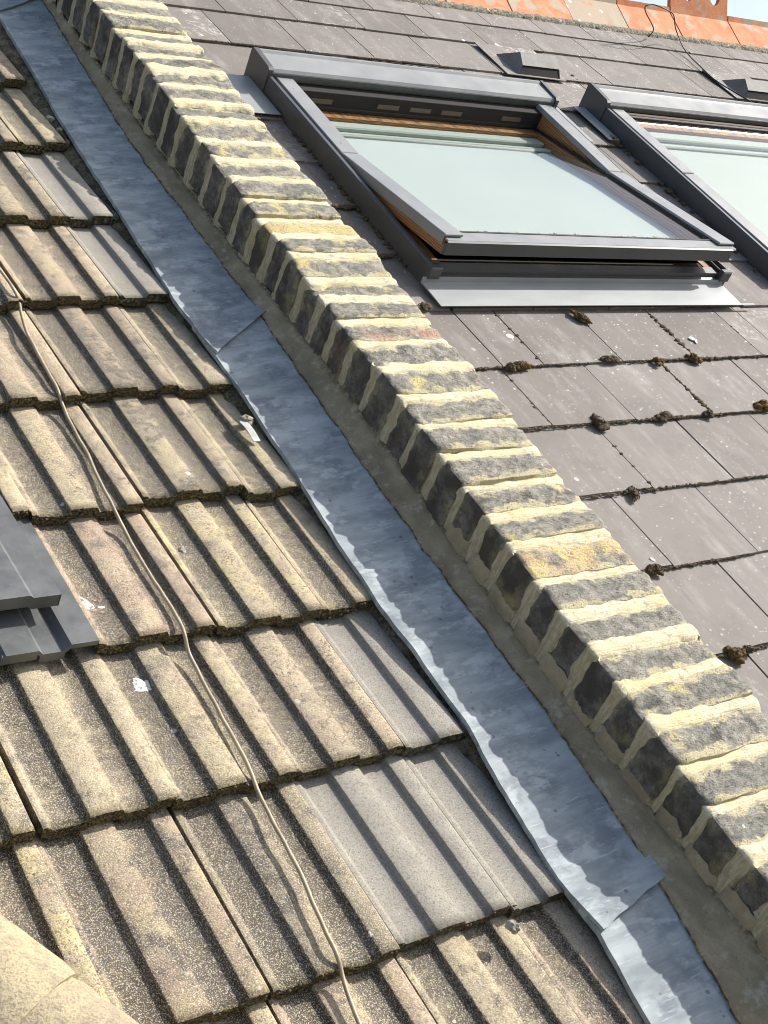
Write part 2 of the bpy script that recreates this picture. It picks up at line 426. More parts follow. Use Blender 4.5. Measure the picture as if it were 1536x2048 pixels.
def catmull(P, n=6):
    P = [Vector(p) for p in P]; out = []
    for i in range(len(P) - 1):
        p0, p1, p2, p3 = P[max(i - 1, 0)], P[i], P[i + 1], P[min(i + 2, len(P) - 1)]
        for k in range(n):
            t_ = k / n
            out.append(.5 * ((2 * p1) + (p2 - p0) * t_ + (2 * p0 - 5 * p1 + 4 * p2 - p3) * t_ ** 2 + (3 * p1 - p0 - 3 * p2 + p3) * t_ ** 3))
    return out + [P[-1]]

def interp(tab, x):
    tab = sorted(tab)
    if x <= tab[0][0]: return tab[0][1]
    for (a, b), (c, d) in zip(tab, tab[1:]):
        if a <= x <= c: return b + (d - b) * (x - a) / (c - a)
    return tab[-1][1]

def nz(x, y, z=0.0, s=1.0): return mn.noise(Vector((x * s, y * s, z * s)))
def fb(x, y, z=0.0, s=1.0): return mn.fractal(Vector((x * s, y * s, z * s)), 1.0, 2.1, 4)

# ------------------------------------------------------------------ ground far below
gm_ = mesh('ground', [(-300, -300, 0), (300, -300, 0), (300, 300, 0), (-300, 300, 0)], [(0, 1, 2, 3)])
go = bpy.data.objects.new('ground', gm_); C.objects.link(go); gm_.materials.append(MAT['ground']); go['kind'] = 'structure'

# ================================================================== LEFT ROOF: ribbed concrete tiles
GV = .2993; TW = .2; DROP = .027
PROF = [(.0012, -.0038), (.0075, -.0034), (.0105, -.0046), (.0155, -.0096), (.018, -.010), (.040, -.0102), (.0620, -.010), (.0638, -.0088),
        (.0668, -.0010), (.0690, 0), (.090, .0003), (.1125, 0), (.1150, -.0010), (.1190, -.0090), (.1215, -.010), (.140, -.0102),
        (.1625, -.010), (.1643, -.0088), (.1672, -.0010), (.1695, 0), (.183, .0003), (.1955, 0), (.1980, -.0018), (.1985, -.0125)]
YS = [0, .003, .008, .016, .03, .06, .1, .15, .2, .25, .30, .345]

def tile_mesh(name, seed, rag=.0028, cut=None, worn=1.0):
    """one tile, its right lower corner at the origin; cut = function giving the right edge for every y"""
    vs = []; fs = []; mo = []; pa = []; fl = []
    n = len(PROF)
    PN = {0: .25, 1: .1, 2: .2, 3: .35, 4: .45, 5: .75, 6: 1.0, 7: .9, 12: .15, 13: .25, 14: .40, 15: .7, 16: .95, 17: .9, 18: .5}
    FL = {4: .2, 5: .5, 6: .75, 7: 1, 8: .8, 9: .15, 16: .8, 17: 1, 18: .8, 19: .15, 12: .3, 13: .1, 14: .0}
    def edge(x): return rag * fb(x * 60 + seed * 9.1, seed * 3.7) * .9
    def pt(x, z, y):
        k = min(1.0, y / .03)
        yy = y + (1 - k) * edge(x)
        zz = z * (1 if worn else 1) - yy * DROP / GV + .0007 * fb(x, yy, seed, 30) * worn
        if y < .006: zz -= .0018 * worn * (1 - y / .006)
        if cut:
            e = cut(y) + .0035 * fb(yy * 45, seed * 5.3) + .003 * nz(yy * 160, seed)
            x = min(x, e)
        return (x - TW, yy, zz)
    def row(y, z_off=0.0, mossv=None):
        k = len(vs)
        for x, z in PROF:
            p = pt(x, z, y); vs.append((p[0], p[1] + (.0015 * fb(x * 90, seed * 2.0 + z_off * 40) if z_off else 0), p[2] + z_off))
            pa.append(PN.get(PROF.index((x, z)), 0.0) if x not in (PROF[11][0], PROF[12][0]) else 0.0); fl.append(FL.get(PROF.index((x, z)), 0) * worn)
            mo.append(mossv if mossv is not None else max(0.0, 1 - y / .017) * .75)
        return k
    rows = [row(y) for y in YS]
    for a, b in zip(rows, rows[1:]):
        for i in range(n - 1): fs.append((a + i, a + i + 1, b + i + 1, b + i))
    f0 = row(0, -.0006, 1.0); f1 = row(0, -.010, 1.0); f2 = row(0, -.0205, 1.0); f3 = row(.03, -.0205, 1.0)
    for a, b in ((f0, f1), (f1, f2), (f2, f3)):
        for i in range(n - 1): fs.append((b + i, b + i + 1, a + i + 1, a + i))
    for i in range(n - 1): fs.append((f0 + i, f0 + i + 1, rows[0] + i + 1, rows[0] + i))
    # side walls down to the underside
    for side, idx in (('l', 0), ('r', n - 1)):
        k = len(vs)
        for j, y in enumerate(YS):
            a = vs[rows[j] + idx]
            vs.append(a); mo.append(.15 if y > .02 else 1); pa.append(.6)
            vs.append((a[0], a[1], a[2] - (.0205 if cut or side == 'l' else .006))); mo.append(.15 if y > .02 else 1); pa.append(1)
        for j in range(len(YS) - 1):
            q = (k + 2 * j, k + 2 * j + 1, k + 2 * j + 3, k + 2 * j + 2)
            fs.append(q if side == 'l' else q[::-1])
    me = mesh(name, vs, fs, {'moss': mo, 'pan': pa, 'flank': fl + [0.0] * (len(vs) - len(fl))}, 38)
    return me

OFF = {(6, 0): (-.0028, .005), (6, 1): (.0062, .0058), (6, 2): (-.0024, .0024), (6, 3): (-.0056, .0038), (7, 1): (-.0029, -.006), (7, 2): (.0007, -.006),
       (7, 3): (.0004, .0018), (5, 1): (.0042, .0021), (5, 2): (.0014, .0017), (5, 3): (.0060, -.0004), (4, 2): (-.0006, -.0072), (4, 3): (.0060, .0146),
       (3, 2): (-.0005, -.0103), (3, 3): (.0023, .0049), (2, 2): (-.0054, -.0144), (2, 3): (-.0017, -.0033), (1, 3): (-.0082, -.0098), (0, 3): (-.0045, -.0008)}
GREY = {(7, 3), (7, 4), (6, 4), (2, 4), (1, 4)}
VENT = (5, 1)
troof = thing('tiled_slope', 'weathered sandy ribbed concrete tile roof on the left of the brick party wall', 'roof')
old = [tile_mesh('roof_tile', k) for k in range(7)]
greym = [tile_mesh('roof_tile', 20 + k, .0012, None, .3) for k in range(2)]
for m_ in old: m_.materials.append(MAT['tile'])
for m_ in greym: m_.materials.append(MAT['greytile'])
def cutf(r):
    base = .123 if r < 3 else .122
    sl_ = -.010 if r < 3 else .028
    return lambda y: base + sl_ * min(1, y / .22) + .004 * math.sin(y * 23 + r * 2.1)
for r in range(-1, 10):
    for c in range(-4, 5):
        if (r, c) == VENT: continue
        u1 = TW * (c - 3); v0 = -GV * r
        if not seen([(u1 - TW, v0, 0), (u1, v0, 0), (u1, v0 + .3, 0), (u1 - TW, v0 + .3, 0)], 330): continue
        du, dv = OFF.get((r, c), (rnd.uniform(-.003, .003), rnd.uniform(-.005, .005)))
        if c == 4: du = OFF.get((r, 3), (0, 0))[0]
        rr = random.Random(r * 31 + c * 7 + 5)
        grey = (r, c) in GREY
        if c == 4:
            me = tile_mesh('roof_tile', 50 + r, .0012 if grey else .0028, cutf(r), .3 if grey else 1.0)
            me.materials.append(MAT['greytile' if grey else 'tile'])
        else:
            me = rr.choice(greym if grey else old)
        pink = max(0, min(1, rr.gauss(.45, .35))); dark = max(0, min(1, rr.gauss(.18, .22) + (.25 if r < 0 or r == 9 else 0)))
        yel = max(0, min(1, rr.gauss(.22, .32) + (.4 if c <= 1 else 0)))
        o = put('roof_tile', me, None, troof, (u1 + du, v0 + dv, rr.uniform(-.0015, .0012)), (rr.gauss(0, .003), rr.gauss(0, .004), rr.gauss(0, .004)), (pink, dark, yel))
        if grey: o['label'] = 'smooth grey replacement tile'
b = MB(); b.box(-1.7, .30, -3.1, .95, -.075, -.062, 0); put('underlay', b.me('underlay'), 'felt', troof)

# moss fringe hanging on the lower edges of the tiles
def ico_variants(k, sub):
    out = []
    for i in range(k):
        bm = bmesh.new(); bmesh.ops.create_icosphere(bm, subdivisions=sub, radius=1)
        for q in bm.verts: q.co *= 1 + .45 * nz(q.co.x * 1.7 + i * 7, q.co.y * 1.7, q.co.z * 1.7)
        bm.verts.index_update(); out.append(([q.co.copy() for q in bm.verts], [[a.index for a in f.verts] for f in bm.faces])); bm.free()
    return out
ICO = ico_variants(8, 1)
fr = MB(); rr = random.Random(21)
for r in range(-1, 10):
    for c in range(-4, 5):
        if (r, c) == VENT or not seen([(TW * (c - 3) - .1, -GV * r, 0)], 160): continue
        grey = (r, c) in GREY and (r, c) != (7, 3); du, dv = OFF.get((r, c), (0, 0))
        x = .004; xe = TW if c < 4 else .095
        while x < xe:
            x += rr.uniform(.0010, .0032)
            if nz(x * 42 + c * 9, r * 5.0) < (-.12 if not grey else .25): continue
            z = interp(PROF, min(x, .1985)); s_ = rr.uniform(.0012, .0030)
            px, py, pz = TW * (c - 4) + du + x, -GV * r + dv + rr.uniform(-.0012, .0014), z - .003 - rr.random() ** 1.3 * .017
            v_, f_ = rr.choice(ICO); fr.add([(px + q.x * s_ * 1.3, py + q.y * s_ * .8, pz + q.z * s_ * 1.2) for q in v_], f_)
o = put('edge_moss', fr.me('edge_moss', 70), 'moss', troof, color=(.25, 0, 0)); o['kind'] = 'stuff'

# mortar bedding beside the cut tiles, under the lead edge
vs = []; fs = []; nv = 330
for i in range(nv + 1):
    v = 1.0 - i * (3.9 / nv)
    y = (-v) / GV; fr = (math.ceil(y) - y)
    for j, (u, w) in enumerate(((.085, -.036), (.100, -.030), (.112, -.021), (.126, -.013), (.142, -.007), (.165, -.004), (.25, -.004))):
        k = 1 if 0 < j < 6 else 0
        vs.append((u + k * .004 * fb(v * 24, j * .7), v, w + k * .0055 * fb(v * 30, u * 30)))
for i in range(nv):
    for j in range(6): fs.append((i * 7 + j, i * 7 + j + 1, (i + 1) * 7 + j + 1, (i + 1) * 7 + j))
put('mortar_bedding', mesh('mortar_bedding', vs, [f[::-1] for f in fs], None, 60), 'bedding', troof)

# ---- plastic vent tile let into the tiles at the left edge
vt = thing('vent_tile', 'dark grey plastic vent tile with a raised hood among the sandy tiles', 'vent tile', (-.401, -1.497, .0045))
def corr(prof, y0, y1, z0, z1, thick):
    vs = []; n = len(prof)
    for y, dz in ((y0, z0), (y1, z1)):
        for x, z in prof: vs.append((x, y, z + dz))
        for x, z in prof: vs.append((x, y, z + dz - thick))
    fs = []
    for i in range(n - 1):
        fs += [(i, i + 1, 2 * n + i + 1, 2 * n + i), (n + i + 1, n + i, 3 * n + i, 3 * n + i + 1), (i + 1, i, n + i, n + i + 1), (2 * n + i, 2 * n + i + 1, 3 * n + i + 1, 3 * n + i)]
    fs += [(0, 2 * n, 3 * n, n), (n - 1, 2 * n - 1, 4 * n - 1, 3 * n - 1)]
    return vs, fs
plate = [(-.200, -.004), (-.186, -.012), (-.150, -.012), (-.144, 0), (-.094, 0), (-.086, -.009), (-.056, -.009), (-.044, .003), (0, .003)]
b = MB(); b.add(*corr(plate, 0, .345, 0, -.0300, .009))
for x0, x1, zt in ((-.150, -.094, -.002), (-.090, -.050, -.010)): b.box(x0, x1, .0005, .006, zt - .018, zt - .001, .001)
put('base_plate', b.me('base_plate'), 'plastic', vt)
hood = [(-.178, .022), (-.168, .034), (-.150, .036), (-.090, .036), (-.083, .030), (-.040, .030)]
b = MB()
hv, hf = corr(hood, .074, .335, .006, -.028, .003); b.add(hv, hf)
n = len(hood)
for i in range(n - 1):   # downturned lip
    (x0, a), (x1, c_) = hood[i], hood[i + 1]
    b.add([(x0, .0725, a + .006), (x1, .0725, c_ + .006), (x1, .0725, c_ - .018), (x0, .0725, a - .018), (x0, .0755, a + .006), (x1, .0755, c_ + .006), (x1, .0755, c_ - .018), (x0, .0755, a - .018)],
          [(0, 3, 2, 1), (4, 5, 6, 7), (0, 1, 5, 4), (3, 7, 6, 2)])
b.add([(-.040, .0725, .012), (-.040, .0725, .036), (-.040, .30, .006), (-.040, .30, -.03), (-.043, .0725, .012), (-.043, .0725, .036), (-.043, .30, .006), (-.043, .30, -.03)],
      [(0, 1, 2, 3), (4, 7, 6, 5), (0, 4, 5, 1), (1, 5, 6, 2), (3, 2, 6, 7)])
put('hood', b.me('hood'), 'plastic', vt)
b = MB(); b.box(-.19, -.045, .11, .14, -.02, .012, 0); put('mouth_shade', b.me('mouth_shade'), 'dark', vt)  # near-black block stands in for the shade under the hood

# ================================================================== PARTY WALL
wall = thing('parapet_wall', 'low sloping party wall of dark bricks on edge with pale lime mortar joints', 'wall')
JV = [(.361, .158), (.281, .158), (.213, .160), (.146, .160), (.082, .162), (.004, .158), (-.07, .157), (-.14, .153), (-.227, .151), (-.313, .152), (-.394, .152), (-.467, .149),
      (-.538, .143), (-.62, .149), (-.688, .150), (-.764, .145), (-.837, .144), (-.907, .143), (-.982, .144), (-1.068, .147), (-1.153, .146), (-1.229, .143), (-1.315, .142), (-1.394, .137),
      (-1.475, .138), (-1.547, .138), (-1.633, .137), (-1.712, .138), (-1.794, .138), (-1.876, .137), (-1.953, .137), (-2.039, .135), (-2.112, .131)]
top_ = [(.361 + .0795 * k, .159 + .001 * k) for k in range(11, 0, -1)]
JV = top_ + JV + [(-2.112 - .084 * k, .132) for k in range(1, 7)]
HS = [.161,.156,.161,.161,.167,.158,.157,.152,.151,.153,.153,.149,.138,.150,.155,.143,.144,.143,.144,.151,.148,.143,.144,.134,.137,.139,.135,.139,.140,.137,.138,.135,.129]
JV = [(v, (HS[k - 11] if 11 <= k < 11 + len(HS) else h) + .0035 * nz(k * .8, 4.4)) for k, (v, h) in enumerate(JV)]
UR = [(-2.7, .560), (-1.863, .552), (-1.361, .540), (-.785, .530), (-.22, .522), (.169, .516), (1.4, .508)]
UL = .300

def brick_mesh(seed):
    nx, ny, nz_ = 18, 7, 9
    L, T, H = .225, .066, .105
    vs = []; idx = {}; fs = []; sd = []
    rr = random.Random(seed)
    chips = [(rr.choice((-1, 1)), rr.choice((-1, 1)), rr.uniform(.010, .024)) for _ in range(2)]
    def vert(i, j, k):
        key = (i, j, k)
        if key in idx: return idx[key]
        p = Vector(((i / nx - .5) * L, (j / ny - .5) * T, (k / nz_ - 1) * H))
        c_ = Vector((max(-L / 2 + .008, min(L / 2 - .008, p.x)), max(-T / 2 + .008, min(T / 2 - .008, p.y)), min(-.008, p.z)))
        d = p - c_
        if d.length > 1e-6: p = c_ + d.normalized() * min(d.length, .008)
        q = Vector((p.x * 1, p.y, p.z)) + Vector((seed * 1.7, seed * .9, 0))
        dirn = (p - Vector((max(-L / 2 + .02, min(L / 2 - .02, p.x)), 0, max(-H, min(-.02, p.z))))).normalized()
        amp = .0045 * mn.fractal(q * 38, 1.0, 2.0, 4) + .0036 * nz(q.x, q.y, q.z, 13)
        p = p + dirn * amp
        for sx, sy, rad in chips:
            cc = Vector((sx * L / 2, sy * T / 2, 0)); dd = (p - cc).length
            if dd < rad: p = p + (Vector((0, 0, -.02)) - Vector((sx * .02, sy * .012, 0))) * (1 - dd / rad) * .35
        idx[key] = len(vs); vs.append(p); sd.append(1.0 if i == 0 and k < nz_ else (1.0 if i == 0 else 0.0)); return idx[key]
    for i in range(nx):
        for j in range(ny): fs.append((vert(i, j, nz_), vert(i + 1, j, nz_), vert(i + 1, j + 1, nz_), vert(i, j + 1, nz_)))
    for k in range(nz_):
        for i in range(nx):
            fs.append((vert(i, 0, k), vert(i + 1, 0, k), vert(i + 1, 0, k + 1), vert(i, 0, k + 1)))
            fs.append((vert(i + 1, ny, k), vert(i, ny, k), vert(i, ny, k + 1), vert(i + 1, ny, k + 1)))
        for j in range(ny):
            fs.append((vert(0, j + 1, k), vert(0, j, k), vert(0, j, k + 1), vert(0, j + 1, k + 1)))
            fs.append((vert(nx, j, k), vert(nx, j + 1, k), vert(nx, j + 1, k + 1), vert(nx, j, k + 1)))
    me = mesh('brick', vs, fs, {'side': sd}, 50); me.materials.append(MAT['brick']); return me
bricks = [brick_mesh(k) for k in range(12)]
LICH = {12: 1.0, 8: .62, 13: .45, 14: .55, 24: .5, 25: .68, 26: .35, 34: .5, 35: .75, 36: .9}
for j in range(len(JV) - 1):
    (va, ha), (vb, hb) = JV[j], JV[j + 1]
    vm = (va + vb) / 2; ur = interp(UR, vm); rr = random.Random(j * 13 + 1); t = (va - vb) - rr.uniform(.008, .021); jj = j - 11
    o = put('brick', rr.choice(bricks), None, wall, ((UL + ur) / 2 + rr.uniform(-.003, .003), vm, (ha + hb) / 2 + .008 + rr.uniform(-.0055, .005)),
            (rr.gauss(0, .03), rr.gauss(0, .016), rr.gauss(0, .022)), (LICH.get(jj, rr.uniform(.10, .54)), .45 if jj == 17 else (.3 if jj in (25, 12) else 0), rr.random()))
    o.scale = ((ur - UL) / .225, t / .066, 1.0)

def joint_mesh(v, h, ur, seed):
    rr = random.Random(seed)
    path = []   # (u, w, normal)
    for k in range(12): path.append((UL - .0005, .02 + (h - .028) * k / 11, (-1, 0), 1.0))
    for k in range(1, 4):
        a = R(30 * k); path.append((UL + .008 - .0085 * math.cos(a), h - .008 + .008 * math.sin(a), (-math.cos(a), math.sin(a)), 0.0))
    for k in range(1, 26): path.append((UL + .008 + (ur - UL - .016) * k / 25, h, (0, 1), 0.0))
    for k in range(1, 4): path.append((ur - .008 + .008 * math.sin(R(30 * k)), h - .008 + .008 * math.cos(R(30 * k)), (math.sin(R(30 * k)), math.cos(R(30 * k))), 0.0))
    path.append((ur, h - .05, (1, 0), 1.0))
    wide = rr.uniform(.0105, .0135); sh = rr.uniform(-.003, .003)
    prof = [(-1.9, -.012), (-1.35, -.0045), (-.8, -.0024), (-.2, -.0014), (.3, -.0016), (.8, -.0024), (1.35, -.0042), (1.9, -.012)]
    vs = []; sd = []; n = len(prof)
    for i, (u, w, nn, s_) in enumerate(path):
        up = wide * (1.05 + .6 * fb(i * .17, seed * 3.1) + .22 * nz(i * .9, seed * 1.3)); dn = wide * (1.05 + .6 * fb(i * .17, seed * 3.1 + 50) + .22 * nz(i * .9, seed + 9.0))
        for a, e in prof:
            e2 = e + .0020 * fb(i * .35, a * 2 + seed) + (.0010 if s_ == 0 else .0002)
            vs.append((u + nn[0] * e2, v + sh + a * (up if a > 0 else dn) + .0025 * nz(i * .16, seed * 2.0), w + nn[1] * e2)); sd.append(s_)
    fs = [(i * n + k, i * n + k + 1, (i + 1) * n + k + 1, (i + 1) * n + k) for i in range(len(path) - 1) for k in range(n - 1)]
    me = mesh('mortar_joint', vs, [f[::-1] for f in fs], {'side': sd}, 60); return me
for j, (v, h) in enumerate(JV):
    put('mortar_joint', joint_mesh(v, h + .0072 + .005 * nz(j * 1.7, 7.7), interp(UR, v), j), 'mortar', wall)
b = MB(); b.box(UL + .004, .505, -2.62, 1.24, -.12, .045, 0); put('wall_core', b.me('wall_core'), 'fillet', wall)

LL = [(1.3, .16), (.64, .158), (.443, .151), (.064, .129), (-.299, .121), (-.619, .110), (-.799, .116), (-.903, .120), (-1.172, .117), (-1.3, .110), (-1.484, .105), (-1.62, .113), (-1.783, .118),
      (-1.9, .104), (-2.078, .095), (-2.174, .102), (-2.312, .086), (-2.7, .08)]
LR = [(1.3, .30), (.637, .297), (.288, .272), (-.047, .254), (-.404, .262), (-.711, .266), (-1.138, .252), (-1.429, .250), (-1.823, .258), (-2.146, .240), (-2.368, .205), (-2.7, .19)]
WF = [(1.3, .05), (.389, .05), (-.027, .038), (-.515, .043), (-.895, .058), (-1.274, .055), (-1.621, .036), (-1.956, .041), (-2.308, .058), (-2.7, .06)]
# cement fillet between lead and bricks, with a smeared upstand on the lower bricks
vs = []; fs = []; nv = 620; n = 11
for i in range(nv + 1):
    v = 1.24 - i * (3.86 / nv)
    ur_ = interp(LR, v) + .004 * fb(v * 20, 3.3) + .0025 * nz(v * 90, 1.0); wf = interp(WF, v) + .004 * fb(v * 9, 8.0)
    wl = .026
    for j in range(n):
        t = j / (n - 1)
        if j == 0: p = (ur_ + .001, v, wl - .008)
        elif j == 1: p = (ur_ + .0022 * nz(v * 170, 6.0), v, wl + .0012 + .0012 * nz(v * 120, 2.0))
        else:
            q = (j - 2) / (n - 3); uu = ur_ + (UL + .004 - ur_) * q
            ww = wl + .002 + (wf - wl) * (q ** 1.7) + .0026 * fb(uu * 30, v * 14) + .0012 * nz(uu * 90, v * 40) + .0018 * math.sin(q * math.pi)
            p = (uu, v, ww)
        vs.append(p)
for i in range(nv):
    for j in range(n - 1): fs.append((i * n + j, i * n + j + 1, (i + 1) * n + j + 1, (i + 1) * n + j))
put('mortar_fillet', mesh('mortar_fillet', vs, [f[::-1] for f in fs], {'rim': [(1.0, .9, .35, 0, 0, 0, 0, 0, 0, .5, 1.0)[i % n] for i in range(len(vs))]}, 60), 'fillet', wall)
for j in range(len(JV) - 1):   # patches of mortar smeared on the foot of the lower bricks
    va, vb = JV[j][0], JV[j + 1][0]
    if va > -1.35: continue
    hh = .030 + .022 * random.Random(j).random(); w0 = interp(WF, va) - .012
    vs = []; fs = []
    for i in range(9):
        v = va - .006 + (vb - va + .012) * i / 8
        top = w0 + hh + .006 * fb(i * .7, j * 2.0)
        for k in range(5):
            w = w0 + (top - w0) * k / 4
            vs.append((UL - .0042 + .0006 * fb(v * 60, w * 60) + (.006 if k == 4 or i in (0, 8) else 0), v, w))
    for i in range(8):
        for k in range(4): fs.append((i * 5 + k, (i + 1) * 5 + k, (i + 1) * 5 + k + 1, i * 5 + k + 1))
    put('mortar_patch', mesh('mortar_patch', vs, fs, None, 60), 'fillet', wall)

# ================================================================== LEAD FLASHING
lead = thing('lead_flashing', 'blue grey lead flashing in lapped sheets between ribbed tiles and brick wall', 'flashing')
# each sheet: (v at left top, v at right top, v at left bottom, v at right bottom)
SH = [(1.25, 1.25, .640, .729), (.74, .83, -.814, -.707), (-.71, -.60, -2.179, -2.141), (-2.08, -2.04, -2.72, -2.70)]
for si, (a, b_, c_, d) in enumerate(SH):
    nu = 18; nv = int(abs(c_ - a) / .010) + 4; vs = []; fs = []
    for i in range(nv + 1):
        t = i / nv
        for j in range(-2, nu + 1):
            q = max(0, j) / nu
            v = (a + (b_ - a) * q) * (1 - t) + (c_ + (d - c_) * q) * t
            v += .0022 * fb(q * 5, si * 7.0) * (1 if i == nv else .3)
            ul = interp(LL, v) + .0016 * fb(v * 10, si) + .0006 * nz(v * 60, 4.0); ur_ = interp(LR, v) + .012
            if i > nv - 4 and j <= 1: ul += (i - nv + 4) * .0006
            u = ul + (ur_ - ul) * q
            w = .0045 + .020 * q ** 1.1 + .0090 * max(0, (t - .95) / .05 if si < 3 else 0) - .003 * max(0, (.05 - t) / .05)
            w += .0016 * fb(u * 6, v * 5, si) + .0006 * fb(u * 30, v * 30, si)
            w += (1 - q) ** 5 * (.0030 * fb(v * 12, 9.0 + si) + .0015)
            if j == -1: w -= .003
            if j == -2: w -= .011; u += .001
            vs.append((u, v, w))
    n = nu + 3
    for i in range(nv):
        for j in range(n - 1): fs.append((i * n + j, i * n + j + 1, (i + 1) * n + j + 1, (i + 1) * n + j))
    k = len(vs)   # thickness at the lower edge
    for j in range(n):
        p = vs[nv * n + j]; vs.append((p[0], p[1] + .0015, p[2] - .0060))
    for j in range(n - 1): fs.append((nv * n + j, nv * n + j + 1, k + j + 1, k + j))
    put('lead_sheet', mesh('lead_sheet', vs, [f[::-1] for f in fs], None, 60), 'lead', lead)

# ================================================================== RIGHT ROOF: slates
sroof = thing('slated_slope', 'brown grey slate roof with white lichen specks right of the brick wall', 'roof')
CV = [-2.19, -1.972, -1.757, -1.529, -1.311, -1.092, -.881, -.663, -.443, -.229, -.017, .198, .415, .641, .852, 1.015]
SW = .2545; ST = .0075; SL = .46; SG = .216
W1 = (.79, -.57, 1.033, 1.015); W2 = (2.062, -.56, 1.033, .985)   # u, v, width, length
def hole(w): return (w[0] + .03, w[0] + w[2] - .03, w[1] + .03, w[1] + w[3] - .06)
HO = [hole(W1), hole(W2)]
def slate_mesh(w, l, seed, y0=0.0):
    vs = []; fs = []; nx = 14; ys = [0, .004, .02, .1, .25, l]
    ys = [q for q in ys if q < l] + [l]
    def e(x): return .0012 * fb(x * 70, seed * 3.1) * (1 if y0 == 0 else 0)
    for y in ys:
        for i in range(nx + 1):
            x = (i / nx - .5) * w
            k = 1 if y < .01 else 0
            sx = .0007 * nz(y * 60, seed * 2.0 + (9 if x > 0 else 0)) if i in (0, nx) else 0
            vs.append((x + sx, y + k * e(x), -y * ST / SG + .0006 * nz(x * 9, y * 9, seed) - (.0008 if y == 0 else 0)))
    n = nx + 1
    for a in range(len(ys) - 1):
        for i in range(nx): fs.append((a * n + i, a * n + i + 1, (a + 1) * n + i + 1, (a + 1) * n + i))
    k = len(vs)
    for i in range(n): p = vs[i]; vs.append((p[0], p[1], p[2] - ST + .0012))
    for i in range(nx): fs.append((k + i, k + i + 1, i + 1, i))
    k2 = len(vs)
    for a in range(len(ys)):
        for s_ in (0, nx): p = vs[a * n + s_]; vs.append((p[0], p[1], p[2] - ST + .0012))
    for a in range(len(ys) - 1):
        fs.append((a * n, (a + 1) * n, k2 + 2 * a + 2, k2 + 2 * a)); fs.append(((a + 1) * n + nx, a * n + nx, k2 + 2 * a + 1, k2 + 2 * a + 3))
    me = mesh('slate', vs, fs, None, 40); me.materials.append(MAT['slate']); return me
slates = [slate_mesh(SW - .0038, SL, k) for k in range(8)]
U0 = {0: .943, 1: .815}    # joint offsets of alternate courses
ns = 0
seams = []
for ci, v in enumerate(CV):
    par = (ci - 6) % 2
    j0 = U0[par] + (.035 if ci == 13 else .0) - (.01 if ci > 13 else 0)
    k = -4
    while True:
        ul = j0 + k * SW; k += 1
        if ul > 6: break
        if ul < .27: continue
        ll = SL if ci < len(CV) - 2 else (.33 if ci == len(CV) - 2 else .18)
        if not seen([(ul, v, 0), (ul + SW, v, 0), (ul, v + SG, 0), (ul + SW, v + SG, 0)], 420): continue
        rr = random.Random(ci * 77 + k)
        du, dv = rr.uniform(-.0015, .0015), rr.uniform(-.003, .003)
        col = (rr.uniform(.1, 1) * (.5 if ul < .95 else 1), rr.random(), rr.uniform(.3, .9) if rr.random() < .16 else 0)
        rects = [(ul, ul + SW, v, v + ll)]; cut = False
        for (a, b_, c_, d) in HO:
            new = []
            for (x0, x1, y0, y1) in rects:
                if x1 <= a or x0 >= b_ or y1 <= c_ or y0 >= d: new.append((x0, x1, y0, y1)); continue
                cut = True
                if x0 < a: new.append((x0, a, y0, y1))
                if x1 > b_: new.append((b_, x1, y0, y1))
                xa, xb = max(x0, a), min(x1, b_)
                if y0 < c_: new.append((xa, xb, y0, c_))
                if y1 > d: new.append((xa, xb, d, y1))
            rects = new
        if not cut and ll == SL:
            put('slate', rr.choice(slates), None, sroof, (ul + SW / 2 + du, v + dv, rr.uniform(-.0006, .0008)), (0, 0, rr.gauss(0, .003)), col); ns += 1
        else:
            for (x0, x1, y0, y1) in rects:
                if x1 - x0 < .012 or y1 - y0 < .02: continue
                me = slate_mesh(x1 - x0 - .0035, y1 - y0, ci * 9 + k, y0 - v)
                put('slate', me, None, sroof, ((x0 + x1) / 2, y0 + dv, -(y0 - v) * ST / SG), (0, 0, 0), col); ns += 1
print('slates', ns)
def deck(z0, z1):
    b = MB()
    us = [.52, HO[0][0], HO[0][1], HO[1][0], HO[1][1], 5.6]
    for i in range(5):
        if i in (1, 3):
            h_ = HO[0 if i == 1 else 1]
            b.box(us[i], us[i + 1], -2.6, h_[2], z0, z1, 0); b.box(us[i], us[i + 1], h_[3], 1.2, z0, z1, 0)
        else: b.box(us[i], us[i + 1], -2.6, 1.2, z0, z1, 0)
    return b
put('underlay', deck(-.06, -.030).me('underlay'), 'felt', sroof)

